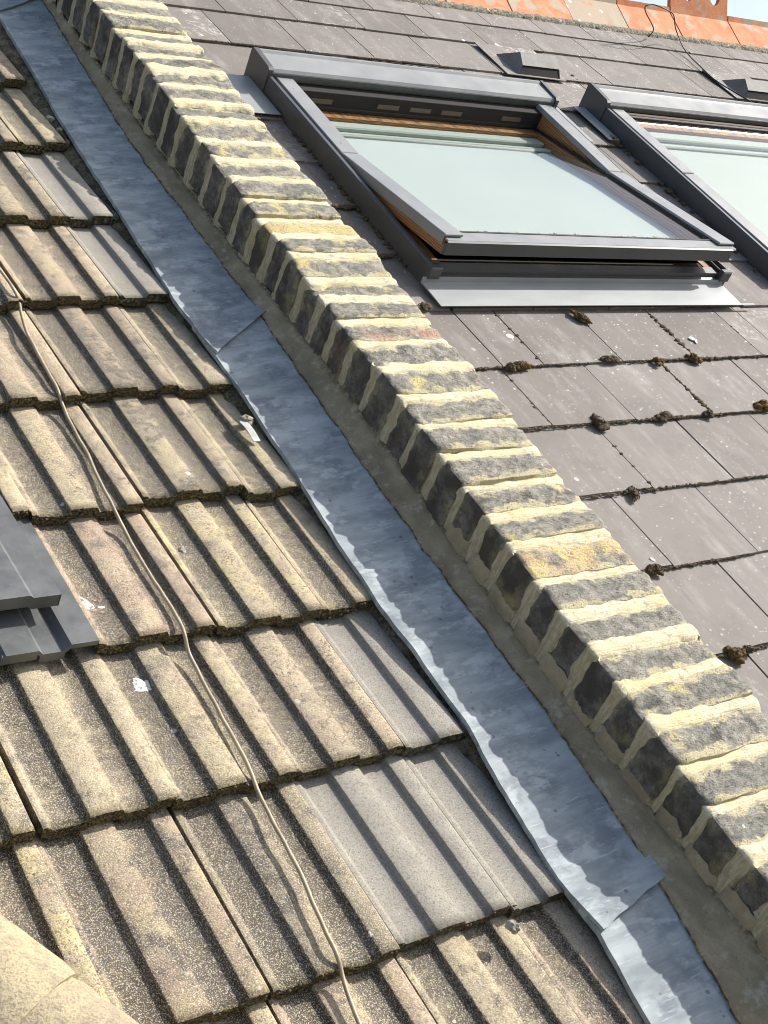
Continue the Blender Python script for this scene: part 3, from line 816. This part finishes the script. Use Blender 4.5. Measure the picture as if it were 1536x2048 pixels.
# ridge of terracotta angle tiles, some with a pierced crest
RJ = [1.36, 1.66, 1.96, 2.265, 2.57, 2.866, 3.167, 3.513, 3.83, 4.15, 4.47, 4.8]
RB, RT = (1.143, .004), (1.268, .050)      # foot and top of the near face (v, w)
up = Vector((0, math.sin(PITCH), math.cos(PITCH)))
bk = Vector((0, math.cos(PITCH), -math.sin(PITCH)))        # level, away from the camera side
for i in range(len(RJ) - 1):
    u0, u1 = RJ[i] + .003, RJ[i + 1] - .003
    rr = random.Random(i + 3)
    dz = rr.uniform(-.003, .003)
    P0 = Vector((0, RB[0], RB[1])); P1 = Vector((0, RT[0], RT[1]))
    A = [P0, P1, P1 + up * .022, P1 + up * .022 + bk * .022, P1 + bk * .024, P1 + bk * .13 - up * .105, P1 + bk * .115 - up * .112, P1 + bk * .012 - up * .014, P0 - Vector((0, -.006, .014))]
    nseg = 8; vs = []; fs = []; n = len(A)
    for s_ in range(nseg + 1):
        u = u0 + (u1 - u0) * s_ / nseg
        for k, a in enumerate(A): vs.append((u, a.y + .001 * nz(u * 30, k * 2.0), a.z + dz + .0012 * nz(u * 22, k * 1.0, 5)))
    for s_ in range(nseg):
        for k in range(n): fs.append((s_ * n + k, (s_ + 1) * n + k, (s_ + 1) * n + (k + 1) % n, s_ * n + (k + 1) % n))
    fs += [tuple(range(n)), tuple(range(nseg * n, nseg * n + n))[::-1]]
    b = MB(); b.add(vs, fs); me = b.me('ridge_tile')
    o = put('ridge_tile', me, 'terracotta', sroof, color=(.95 if i == 4 else rr.uniform(0, .10), 0, 0))
    if i in (6, 8, 10):
        o['label'] = 'ridge tile with an upright pierced crest'
        # crest plate with round holes, cut as rings of quads
        Wc = u1 - u0; Hc = .15; th = .018; bm = bmesh.new()
        cx = [Wc * .30, Wc * .80 - .01]; rad = .030; hz = .072
        def cell(x0, x1, cxx):
            N = 24; inner = []; outer = []
            for k in range(N):
                t = 2 * math.pi * (k + .5) / N; c_, s2 = math.cos(t), math.sin(t)
                inner.append((cxx + rad * c_, hz + rad * s2 * 1.1))
                kx = ((x1 - cxx) if c_ > 0 else (cxx - x0)) / max(abs(c_), 1e-6); kz = ((Hc - hz) if s2 > 0 else hz) / max(abs(s2), 1e-6)
                q = min(kx, kz); outer.append((cxx + q * c_, hz + q * s2))
            # corners
            f_ = []
            for k in range(N):
                a, b2 = outer[k], outer[(k + 1) % N]
                poly = [inner[k], a]
                if abs(a[0] - b2[0]) > 1e-6 and abs(a[1] - b2[1]) > 1e-6:
                    poly.append((x1 if a[0] + b2[0] > 2 * cxx else x0, Hc if a[1] + b2[1] > 2 * hz else 0.0))
                poly += [b2, inner[(k + 1) % N]]; f_.append(poly)
            return f_, inner
        polys = []; rings = []
        for x0, x1, q in ((0, Wc * .55, cx[0]), (Wc * .55, Wc, cx[1])):
            f_, inn = cell(x0, x1, q); polys += f_; rings.append(inn)
        base = P1 + up * .016 + bk * .002
        def w3(x, z, d): p = base + up * z + bk * d; return (u0 + x, p.y, p.z + dz)
        b = MB()
        for poly in polys:
            b.add([w3(x, z, 0) for x, z in poly], [tuple(range(len(poly)))]); b.add([w3(x, z, th) for x, z in poly], [tuple(range(len(poly)))[::-1]])
        for inn in rings:
            N = len(inn); b.add([w3(x, z, 0) for x, z in inn] + [w3(x, z, th) for x, z in inn], [(k, (k + 1) % N, N + (k + 1) % N, N + k) for k in range(N)])
        ol = [(0, 0), (Wc, 0), (Wc, Hc), (0, Hc)]
        b.add([w3(x, z, 0) for x, z in ol] + [w3(x, z, th) for x, z in ol], [(k, (k + 1) % 4, 4 + (k + 1) % 4, 4 + k) for k in range(4)])
        cm = b.me('crest'); cm.materials.append(MAT['terracotta'])
        put('crest', cm, None, o, color=(.05, 0, 0))
# pointing under the ridge
vs = []; fs = []; nv = 520
for i in range(nv + 1):
    u = 1.2 + i * 3.7 / nv
    for j, (v, w) in enumerate(((1.118, -.010), (1.128, .003), (1.138, .008), (1.150, .008), (1.165, .008))):
        vs.append((u, v + (.009 * fb(u * 22, j * .3) if j < 3 else 0), w + .004 * fb(u * 40, j * 1.0) - (.007 if j == 4 else 0)))
for i in range(nv):
    for j in range(4): fs.append((i * 5 + j, (i + 1) * 5 + j, (i + 1) * 5 + j + 1, i * 5 + j + 1))
put('ridge_pointing', mesh('ridge_pointing', vs, fs, None, 60), 'pointing', sroof)
# the far slope behind the ridge
b = MB(); q0 = Vector((0, 1.30, -.06)); q1 = q0 + bk * 3 - up * 2.1
b.add([(.3, q0.y, q0.z), (5.6, q0.y, q0.z), (5.6, q1.y, q1.z), (.3, q1.y, q1.z), (.3, q0.y, q0.z - .03), (5.6, q0.y, q0.z - .03), (5.6, q1.y, q1.z - .03), (.3, q1.y, q1.z - .03)],
      [(0, 1, 2, 3), (7, 6, 5, 4), (0, 4, 5, 1), (1, 5, 6, 2), (2, 6, 7, 3), (3, 7, 4, 0)])
put('rear_slope', b.me('rear_slope'), 'slate', sroof)

# ================================================================== ROOF WINDOWS
def roof_window(name, label, W, tilt, rz, gap_side):
    u0, v0, WW, LL_ = W
    rt = thing(name, label, 'roof window', (u0, v0, 0), rz, 'roof windows in the slate slope')
    PY, PZ = .512, .0395           # pivot height up the frame
    HY = .905                     # foot of the head box
    # outer frame: four rails
    for s_ in (0, 1):
        x0 = 0 if s_ == 0 else WW - .034; x1 = .034 if s_ == 0 else WW
        b = MB()
        if s_ == 0: pr = [(0, -.004), (0, .053), (.003, .0565), (.013, .0565), (.016, .054), (.0165, .038), (.034, .038), (.034, -.03), (.010, -.03)]
        else: pr = [(WW, -.004), (WW, .050), (WW - .003, .0535), (WW - .007, .0535), (WW - .0085, .050), (WW - .009, .038), (WW - .034, .038), (WW - .034, -.03), (WW - .010, -.03)]
        b.prism(pr, 'y', 0.0, HY + .02)
        # second slim glazing bead
        xb = .0195 if s_ == 0 else WW - .024
        b.box(xb, xb + .005, .004, PY - .02, .0375, .047, .001)
        put('frame_rail', b.me('frame_rail'), 'metal', rt)
    b = MB(); b.prism([(0, .000), (0, .024), (.012, .027), (.014, .038), (.040, .040), (.040, -.03), (.01, -.03)], 'x', .0345, WW - .0345); put('frame_rail', b.me('frame_rail'), 'metal', rt)
    # bottom corner brackets
    for x0 in (.0, WW - .030):
        b = MB(); b.box(x0 - .003, x0 + .033, -.007, .012, .022, .0545, .003); put('corner_bracket', b.me('corner_bracket'), 'metal', rt)
    # head box with end plates
    b = MB(); b.prism([(HY, .050), (HY, .066), (HY + .006, .074), (HY + .088, .078), (HY + .094, .084), (HY + .100, .084), (HY + .104, .076), (HY + .104, .0), (HY + .05, -.03)], 'x', .012, WW - .002)
    put('head_box', b.me('head_box'), 'cover', rt)
    b = MB(); b.prism([(HY - .003, .0495), (HY - .003, .064), (HY - .001, .0665), (HY + .0005, .0665), (HY + .0005, .0495)], 'x', .014, WW - .004); put('head_trim', b.me('head_trim'), 'metal', rt)
    for x0, x1 in ((-.004, .0115), (WW - .0015, WW + .010)):
        b = MB(); b.prism([(HY - .006, -.004), (HY - .006, .074), (HY + .002, .080), (HY + .100, .086), (HY + .108, .080), (HY + .108, -.004)], 'y' if False else 'x', x0, x1)
        put('end_plate', b.me('end_plate'), 'metal', rt)
    # fixed cover strips on the upper half
    for s_ in (0, 1):
        xa, xb = (.026, .080) if s_ == 0 else (WW - .066, WW - .010)
        b = MB(); b.box(xa, xb, PY + .002, HY + .002, .0385, .0550, .002); uc = put('upper_cover', b.me('upper_cover'), 'cover', rt)
        for yy in (PY + .05, HY - .06):
            b = MB(); b.add(*[[(( (xa + xb) / 2 + q[0] * .0035), yy + q[1] * .0035, .0552 + q[2] * .0012) for q in ICO[0][0]], ICO[0][1]]); put('screw', b.me('screw', 60), 'apron', uc)
    # timber lining seen through the gap; head and foot painted near-black as shade
    for xa, xb in ((.0345, .060), (WW - .060, WW - .0345)):
        b = MB(); b.box(xa, xb, .041, HY - .001, -.14, .0378, .001); put('lining', b.me('lining'), 'pine', rt)
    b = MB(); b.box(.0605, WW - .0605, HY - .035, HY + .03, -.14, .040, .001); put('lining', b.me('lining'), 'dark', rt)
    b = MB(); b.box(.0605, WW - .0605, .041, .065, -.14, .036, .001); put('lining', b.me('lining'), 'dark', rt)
    b = MB(); b.box(.03, WW - .03, .03, HY + .04, -.16, -.145, 0); put('room_shade_panel', b.me('room_shade_panel'), 'dark', rt)  # near-black panel stands in for the dark of the room
    # flashings
    b = MB(); b.prism([(-.098, .0105), (-.098, .0125), (-.004, .0145), (-.002, .027), (-.0005, .027), (-.0005, .010)], 'x', -.014, WW - .014)
    b.box(WW - .0135, WW + .040, -.0975, -.091, .0105, .0122, .0005)
    put('apron_flashing', b.me('apron_flashing'), 'apron', rt)
    wl = .098 if gap_side > .2 else .055
    for xa, xb, ya, yb in ((-wl, -.006, .775, .985), (WW + .008, WW + .10, .775, .985)):
        b = MB(); b.box(xa, xb, ya, yb, .0085, .0105, .0005); put('side_flashing', b.me('side_flashing'), 'apron', rt)
    # sash
    sash = bpy.data.objects.new('sash', None)
    b = MB()
    yb, yt = -PY - .004, HY - PY - .022
    for xa, xb in ((.030, .082), (WW - .082, WW - .030)): b.box(xa, xb, yb + .024, yt, -.036, -.001, .001)
    b.box(.082, WW - .082, yb + .022, yb + .075, -.018, .0005, .001); b.box(.082, WW - .082, yt - .05, yt, -.050, -.003, .001)
    sash = put('sash', b.me('sash'), 'pine', rt, (0, PY, PZ), (-tilt, 0, 0))
    for xa, xb in ((.026, .082), (WW - .068, WW - .008)):
        b = MB(); b.box(xa, xb, yb + .026, -.003, .0070, .0150, .002)
        b.box(xa if xa < .1 else xb - .003, xa + .003 if xa < .1 else xb, yb + .028, -.004, -.012, .0100, .0005)
        put('lower_cover', b.me('lower_cover'), 'cover', sash)
    # bottom rail: sloping ledge and front fascia
    b = MB(); b.prism([(yb + .056, .001), (yb + .056, .0062), (yb + .012, .0050), (yb + .009, .001)], 'x', .030, WW - .012); put('ledge', b.me('ledge'), 'cover', sash)
    b = MB(); b.prism([(yb + .006, -.030), (yb + .002, .003), (yb + .0085, .0052), (yb + .0086, -.002), (yb + .018, -.004), (yb + .018, -.030)], 'x', .024, WW - .030); put('fascia', b.me('fascia'), 'metal', sash)
    b = MB(); b.box(.0825, WW - .0685, yb + .0565, yb + .0615, .001, .0085, .001); b.box(.0825, .0885, yb + .062, yt, .0005, .008, .001); b.box(WW - .0745, WW - .0685, yb + .062, yt, .0005, .008, .001)
    b.box(.089, WW - .075, yt - .012, yt, .0005, .010, .001)
    put('gasket', b.me('gasket'), 'rubber', sash)
    b = MB(); b.box(.089, WW - .075, yb + .0620, yt - .0125, -.0015, .0045, 0); gme = b.me('glass_pane'); gme.materials.append(MAT['glass']); gme.materials.append(MAT['glassback'])
    for p in gme.polygons: p.material_index = 0 if p.normal.z > .9 else 1
    put('glass_pane', gme, None, sash)
    b = MB(); b.box(.083, WW - .083, yb + .0765, yt - .051, -.033, -.030, 0)
    put('reflection_sheet', b.me('reflection_sheet'), 'reflection_sheet', sash)  # added pale sheet standing in for bright sky reflected in the glass
    b = MB(); b.box(.0845, WW - .0845, yt - .095, yt - .0515, -.0295, -.014, .004); b.box(.0845, WW - .0845, yt - .135, yt - .115, -.0295, -.020, .005); put('reflection_bars', b.me('reflection_bars'), 'reflection_sheet', sash)  # added bars imitating reflected bands near the top of the glass
    # top ventilation bar with pale slots
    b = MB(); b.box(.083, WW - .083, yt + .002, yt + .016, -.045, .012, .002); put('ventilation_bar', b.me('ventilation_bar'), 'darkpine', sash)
    for k in range(7):
        x = .13 + k * .115
        if k in (1, 5): continue
        b = MB(); b.box(x, x + .075, HY - .0365, HY - .0352, .006, .020, .0005); put('vent_slot', b.me('vent_slot'), 'bedpale', rt)
    return rt, sash
w1, sash1 = roof_window('roof_window', 'dark framed roof window tilted open beside the brick wall', W1, R(8.4), R(-.6), .3)
w2, sash2 = roof_window('roof_window', 'closed dark framed roof window with a pale reflection sheet behind its glass', W2, R(.4), R(-.6), .1)

# dry moss debris along the bottom of the open pane
deb = MB(); rr = random.Random(5)
for k in range(150):
    x = .1 + rr.random() * .8; 
    if rr.random() > .35 + .65 * abs(nz(x * 7, 3.0)) * 2: continue
    a = rr.uniform(-.5, .5); l = rr.uniform(.003, .012); s_ = rr.uniform(.0006, .0014); y = -.4525 + abs(rr.gauss(0, .0035)); z = .0055
    p = [(x, y), (x + l * math.cos(a), y + l * math.sin(a))]
    dx, dy = -math.sin(a) * s_, math.cos(a) * s_
    deb.add([(p[0][0] - dx, p[0][1] - dy, z), (p[1][0] - dx, p[1][1] - dy, z), (p[1][0] + dx, p[1][1] + dy, z), (p[0][0] + dx, p[0][1] + dy, z), ((p[0][0] + p[1][0]) / 2, (p[0][1] + p[1][1]) / 2, z + s_ * 2)],
            [(0, 1, 4), (1, 2, 4), (2, 3, 4), (3, 0, 4)])
g = G('dry_debris', .9); MAT['debris'] = g.done((.42, .34, .20))
d_ = put('dry_debris', deb.me('dry_debris'), 'debris', sash1); d_['kind'] = 'stuff'

# ================================================================== SLATE VENTS
for k, (uu, vv, lab) in enumerate(((1.925, .643, 'black slate vent hood above the gap between the two roof windows'), (3.06, .655, 'black slate vent hood beside the loose black wire above the closed roof window'))):
    t = thing('slate_vent', lab, 'roof vent', (uu, vv, .001), R(-1), 'hooded slate vents')
    b = MB(); b.box(-.045, .215, -.018, .20, .001, .004, .001); put('vent_plate', b.me('vent_plate'), 'ventplastic' if k > 5 else 'slate', t)
    B_ = [(0, -.013, .004), (.188, -.013, .004), (.200, .125, .004), (.000, .125, .004)]
    T_ = [(.024, .006, .029), (.186, .008, .029), (.190, .056, .052), (.034, .054, .052)]
    vs = B_ + T_
    fs = [(4, 5, 6, 7), (3, 0, 4, 7), (1, 2, 6, 5), (2, 3, 7, 6)]
    b = MB(); b.add(vs, fs)
    # inner shell gives the hood a wall and a dark mouth
    iv = [(x + (.0018 if x < .1 else -.0018), y + .0015, z - .0018) for x, y, z in vs]
    b.add(iv, [tuple(reversed(f)) for f in fs]); b.add([vs[0], vs[4], vs[5], vs[1], iv[0], iv[4], iv[5], iv[1]], [(0, 1, 5, 4), (1, 2, 6, 5), (2, 3, 7, 6)])
    hm = mesh('hood', b.v, b.f); hm.materials.append(MAT['ventplastic']); put('hood', hm, None, t)
    b = MB(); b.add([(.004, -.0105, .0045), (.184, -.0105, .0045), (.182, .0085, .0255), (.027, .0065, .0255)], [(0, 1, 2, 3)]); put('mouth_shade', b.me('mouth_shade'), 'dark', t)  # near-black sheet paints the shade in the open hood mouth

# ================================================================== MOSS
def blob(seed, sx, sy, sz, sub=3, amp=.28):
    bm = bmesh.new(); bmesh.ops.create_icosphere(bm, subdivisions=sub, radius=1)
    for q in bm.verts:
        p = q.co.copy(); d = 1 + amp * fb(p.x * 1.3 + seed, p.y * 1.3, p.z * 1.3) + .10 * nz(p.x * 7 + seed, p.y * 7, p.z * 7)
        q.co = Vector((p.x * sx * d, p.y * sy * d, max(-.35, p.z) * sz * d))
    bm.verts.index_update()
    v = [q.co.copy() for q in bm.verts]; f = [[a.index for a in x.verts] for x in bm.faces]; bm.free(); return v, f
CL = [  # u, v, sizes, golden, label
 (1.187, -.704, .017, .036, .017, .9, 'golden brown tongue of moss hanging below the pale window apron', .5),
 (.832, -.890, .016, .014, .017, .25, 'dark round moss cushion of a pair on the slate edge nearest the brick wall', 0),
 (.870, -.889, .021, .017, .020, .7, 'larger olive moss cushion of a pair on the slate edge near the brick wall', 0),
 (1.154, -.880, .030, .016, .016, .05, 'flat dark brown moss cushion under the slate below the middle of the window', 0),
 (1.305, -.892, .017, .014, .015, .8, 'small olive moss cushion between the slates right of the flat dark one', 0),
 (1.437, -.888, .017, .022, .018, .9, 'orange brown moss cushion leaning over the second slate edge', .2),
 (.945, -1.097, .024, .022, .020, .05, 'shaggy dark moss cushion straddling a slate joint on the third slate edge', .2),
 (1.158, -1.094, .028, .019, .019, .1, 'broad dark moss cushion on the third slate edge right of the shaggy one', 0),
 (1.305, -1.096, .016, .013, .013, .05, 'small grey brown moss cushion on the third slate edge near a slate joint', 0),
 (1.513, -1.08, .024, .020, .022, 1.0, 'bright orange moss cushion on the third slate edge farthest from the brick wall', 0),
 (.872, -1.325, .014, .030, .014, .05, 'dark tongue of moss trailing down a slate from the fourth edge', -.5),
 (.760, -1.537, .019, .016, .018, .4, 'single dark olive moss cushion on the fifth slate edge beside the wall', 0),
 (.776, -1.768, .024, .020, .022, .7, 'biggest olive moss cushion on the lowest mossy slate edge beside the wall', 0),
 (.818, -1.764, .015, .013, .013, .1, 'small reddish brown moss cushion right beside the biggest olive one', 0),
 (.735, -.655, .022, .015, .014, .3, 'brown moss cushion at the brick wall beside the lower window corner', .4),
 (2.042, .225, .020, .026, .022, .4, 'brown moss heap at the upper left corner of the closed window', 0)]
for k, (u, v, sx, sy, sz, go_, lab, rz) in enumerate(CL):
    mb = MB(); rr = random.Random(k + 60)
    a, f = blob(k * 5.3, sx * .58, sy * .55, sz * .50, 4, .55); mb.add(a, f)
    for q in range(rr.randint(4, 8)):     # smaller tufts round the cushion
        s_ = rr.uniform(.22, .5); t = rr.uniform(0, 6.28); a, f = blob(k * 7.1 + q, sx * s_, sy * s_ * .9, sz * s_ * .8, 3, .5)
        ox, oy = sx * rr.uniform(.55, 1.0) * math.cos(t), sy * rr.uniform(.5, .85) * math.sin(t)
        mb.add([(x + ox, y + oy, z - .001) for x, y, z in a], f)
    for q in range(60):                   # fuzz
        t = rr.uniform(0, 6.28); e = rr.uniform(0, 1.2); vv_, ff_ = rr.choice(ICO); s_ = rr.uniform(.0006, .0014)
        px, py, pz = sx * .72 * math.cos(t) * math.cos(e), sy * .72 * math.sin(t) * math.cos(e), sz * .64 * math.sin(e)
        mb.add([(px + p.x * s_, py + p.y * s_, pz + p.z * s_) for p in vv_], ff_)
    o = put('moss_clump', mesh('moss_clump', mb.v, mb.f, None, 80), 'moss', None, (u, v, .003), (0, 0, rz), (go_ * .7, 0, 0)); tag(o, lab, 'moss', 'moss cushions on the slates')
sm = MB(); rr = random.Random(11)
def seam_blob(u, v, w, s_):
    a, f = blob(rr.random() * 99, s_ * rr.uniform(.8, 1.7), s_ * rr.uniform(.7, 1.1), s_ * rr.uniform(.6, 1.0), 2, .3)
    sm.add([(x + u, y + v, z + w) for x, y, z in a], f)
for ci, v in enumerate(CV):
    if ci > 14: continue
    dens = {14: .10, 13: .45, 12: .3, 6: .75, 5: .8, 4: .78, 3: .65, 2: .55, 7: .0, 8: .25, 9: .5, 10: .35, 11: .4}.get(ci, .5)
    u = .54
    while u < 4.2:
        q = nz(u * 3.1, ci * 5.0) * .9 + dens
        inh = any(h_[0] - .06 < u < h_[1] + .06 and h_[2] - .04 < v < h_[3] + .07 for h_ in HO)
        if q > .35 and not inh and seen([(u, v, 0)], 60):
            seam_blob(u, v - .003 + rr.gauss(0, .0012), -.002, .0022 + .0042 * max(0, q - .2) * rr.random() ** 1.2)
            u += .0045 + .004 * rr.random()
        else: u += .006
for (u, ci, d) in ((.943, 6, .25), (1.4515, 6, .9), (1.197, 6, .05), (1.3235, 5, .9), (.815, 5, .35), (1.068, 4, .0), (.943, 4, .2), (1.706, 6, .3), (2.215, 13, .4)):
    v0 = CV[ci]; y = .01
    while y < SG - .01:
        if rr.random() < d: seam_blob(u + rr.gauss(0, .0015), v0 + y, -y * ST / SG - .001, rr.uniform(.002, .0048 + .003 * d))
        y += .007
for k in range(70):   # moss in the angle between frame and slates
    y = rr.uniform(-.5, .36); seam_blob(.79 - .004 + (y + .5) * .012, y, .001, rr.uniform(.0025, .007))
    if k < 45: y = rr.uniform(-.5, .25); seam_blob(2.045 + (y + .5) * .012, y, .001, rr.uniform(.003, .009))
for k in range(26): seam_blob(.72 + k * .0026 + rr.gauss(0, .002), -.232 + rr.gauss(0, .002), 0, rr.uniform(.004, .008)); 
for k in range(26): seam_blob(.70 + k * .0028 + rr.gauss(0, .002), -.446 + rr.gauss(0, .002), 0, rr.uniform(.003, .0065))
o = put('seam_moss', sm.me('seam_moss', 80), 'moss', None, (0, 0, 0), (0, 0, 0), (.08, 0, 0)); tag(o, 'dark dry moss growing along the slate edges and joints', 'moss', None, 'stuff')

# ================================================================== CABLES
CABLE = [(-.225, -.433, -.0075), (-.222, -.512, -.0011), (-.221, -.591, .0048), (-.216, -.612, -.009), (-.228, -.674, -.0121), (-.236, -.729, -.0077), (-.239, -.83, -.0058), (-.240, -.882, -.0035),
         (-.239, -.912, -.016), (-.240, -.953, -.0203), (-.243, -1.009, -.0183), (-.244, -1.05, -.0155), (-.255, -1.139, -.0079), (-.260, -1.195, -.0010), (-.256, -1.215, -.009), (-.251, -1.252, -.0210), (-.254, -1.35, -.0145),
         (-.254, -1.45, -.006), (-.260, -1.501, .000), (-.259, -1.536, -.018), (-.262, -1.609, -.0175), (-.267, -1.689, -.0108), (-.273, -1.766, -.0036), (-.274, -1.811, -.012), (-.281, -1.887, -.0050), (-.284, -1.95, -.0008),
         (-.293, -2.009, .0035), (-.300, -2.077, .0074), (-.300, -2.114, -.008), (-.310, -2.174, -.0089), (-.316, -2.26, -.004), (-.33, -2.40, .003), (-.33, -2.55, -.004)]
CABLE = [(-.23, -.20, -.004), (-.23, -.32, .003)] + [(u, v, w + .001) for u, v, w in CABLE]
v_, f_ = tube([p + Vector((.0012 * nz(p.y * 26, 1.0), 0, .0012 * nz(p.y * 31, 5.0))) for p in catmull(CABLE, 8)], .0031, 10)
o = put('aerial_cable', mesh('aerial_cable', v_, f_, None, 60), 'cable'); tag(o, 'thin beige cable trailing down over the ribbed tiles', 'cable')
WIRE = [(2.93, 1.10, .004), (2.905, 1.07, .05), (2.80, 1.04, .115), (2.774, 1.036, .14), (2.79, 1.038, .15), (2.816, 1.04, .153), (2.86, 1.026, .15), (2.92, 1.03, .135), (2.959, 1.043, .11), (3.024, 1.071, .06), (3.047, 1.004, .012), (3.021, .876, .009),
        (3.018, .761, .006), (3.059, .646, .007), (3.088, .572, .006), (3.104, .478, .006), (3.12, .43, .006)]
v_, f_ = tube(catmull(WIRE, 6), .0023, 8)
o = put('loose_wire', mesh('loose_wire', v_, f_, None, 60), 'wire'); tag(o, 'loose black wire looping down from the terracotta ridge', 'wire')

# ================================================================== FOREGROUND HIP TILES
hd = Vector((.506, -.862, 0)).normalized(); hn = Vector((-.862, -.506, 0))
ht = thing('hip_ridge', 'pale yellow lichened half round hip tiles below the ribbed tiles', 'hip tiles', (0, 0, 0))
A0 = Vector((-.722, -1.95, 0)) + hn * .093; ZC = .034; HR = .11
def half_round(s0, s1, r, seed, name, m):
    vs = []; fs = []; ns_ = max(4, int((s1 - s0) / .02)); N = 26
    for i in range(ns_ + 1):
        s_ = s0 + (s1 - s0) * i / ns_
        for k in range(N + 1):
            t = R(-12) + R(204) * k / N
            rr_ = r + .0022 * fb(s_ * 14, t * 2, seed) - (.003 if i in (0, ns_) else 0) + (.0035 * fb(s_ * 60, t * 6, seed) if name == 'mortar_collar' else 0)
            p = A0 + hd * s_ + hn * (-math.cos(t) * rr_); vs.append((p.x, p.y, ZC + math.sin(t) * rr_))
    n = N + 1
    for i in range(ns_):
        for k in range(N): fs.append((i * n + k, i * n + k + 1, (i + 1) * n + k + 1, (i + 1) * n + k))
    for i in (0, ns_):
        k = len(vs); 
        for q in range(n):
            p = Vector(vs[i * n + q]); c_ = A0 + hd * (s0 + (s1 - s0) * i / ns_); c_.z = ZC
            vs.append(tuple(p + (c_ - p) * .16))
        for q in range(N): fs.append((i * n + q, i * n + q + 1, k + q + 1, k + q) if i else (i * n + q + 1, i * n + q, k + q, k + q + 1))
    put(name, mesh(name, vs, fs, None, 50), m, ht)
half_round(-.42, .115, HR, 1, 'hip_tile', 'hip'); half_round(.150, .62, HR - .004, 2, 'hip_tile', 'hip')
half_round(.106, .158, HR - .0055, 3, 'mortar_collar', 'hip')

# ================================================================== SMALL THINGS
def surf_l(u, v):
    r = math.ceil(-v / GV); y = v + GV * r; x = (u / TW) % 1 * TW
    return interp(PROF, x) - y * DROP / GV

def splat(name, u, v, w, s_, seed, label, cat, m='dropping', n=40):
    vs = [(0, 0, .0008)]; fs = []
    for ring, rr_ in ((0, .5), (1, .85), (2, 1.0)):
        for k in range(n):
            t = 2 * math.pi * k / n; d = s_ * rr_ * (.85 + .75 * nz(math.cos(t) * 1.1 + seed, math.sin(t) * 1.1) + .22 * fb(math.cos(t) * 7 + seed, math.sin(t) * 7))
            vs.append((d * math.cos(t) * .8, d * math.sin(t) * 1.2, (.0007, .0005, -.0012)[ring]))
    for k in range(n): fs.append((0, 1 + k, 1 + (k + 1) % n))
    for r_ in (0, 1):
        for k in range(n): fs.append((1 + r_ * n + k, 1 + (r_ + 1) * n + k, 1 + (r_ + 1) * n + (k + 1) % n, 1 + r_ * n + (k + 1) % n))
    o = put(name, mesh(name, vs, fs, None, 60), m, None, (u, v, w)); tag(o, label, cat); return o
splat('bird_dropping', -.372, -1.425, surf_l(-.372, -1.425), .030, 1, 'white bird dropping beside the dark plastic vent tile', 'dropping')
splat('bird_dropping', -.352, -1.580, surf_l(-.352, -1.58), .030, 4, 'white bird dropping on the tile row below the vent tile', 'dropping')
splat('lichen_patch', 1.508, -.812, .0015, .014, 7, 'white lichen patch on a slate under the right end of the apron', 'lichen')
splat('lichen_patch', .775, -1.505, .0005, .006, 8, 'small white lichen spot on the slate just above the single olive moss cushion', 'lichen')
# strip of white plastic by the lead
b = MB(); vs = []
for i in range(9):
    t = i / 8; x = (-.0075 if t < .88 else -.004); z = .003 + .004 * math.sin(t * 3.1)
    for xx in (x, -x): vs += [(xx, -.032 + .064 * t, z), (xx, -.032 + .064 * t, z - .0015)]
fs = []
for i in range(8):
    a = i * 4; fs += [(a, a + 4, a + 6, a + 2), (a + 1, a + 3, a + 7, a + 5), (a, a + 1, a + 5, a + 4), (a + 2, a + 6, a + 7, a + 3)]
fs += [(0, 2, 3, 1), (32, 33, 35, 34)]
b.add(vs, fs)
o = put('plastic_strip', b.me('plastic_strip'), 'white', None, (.088, -1.035, -.0065), (0, 0, R(3))); tag(o, 'short white plastic strip lying by the lead edge', 'plastic strip')
for k, (u, v, w, s_, lab) in enumerate(((.118, .134, -.012, .011, 'grey stone chip in the gap at the upper lead edge, higher of two'), (.124, .080, -.010, .009, 'grey stone chip in the gap at the upper lead edge, lower of two'),
                                        (-.022, -2.125, .001, .010, 'pale stone chip on the tile just below the smooth grey tiles'), (.098, -1.005, -.004, .013, 'crumbled mortar lump at the head of the white plastic strip'),
                                        (-.165, -1.300, surf_l(-.165, -1.30), .008, 'small pale stone chip in a tile channel right of the beige cable'))):
    a, f = blob(k * 3.3 + 40, s_, s_ * .8, s_ * .7, 3, .45)
    o = put('stone_chip', mesh('stone_chip', a, f, None, 25), 'stone', None, (u, v, w), (0, 0, k)); tag(o, lab, 'stone', 'stone chips on the roof')
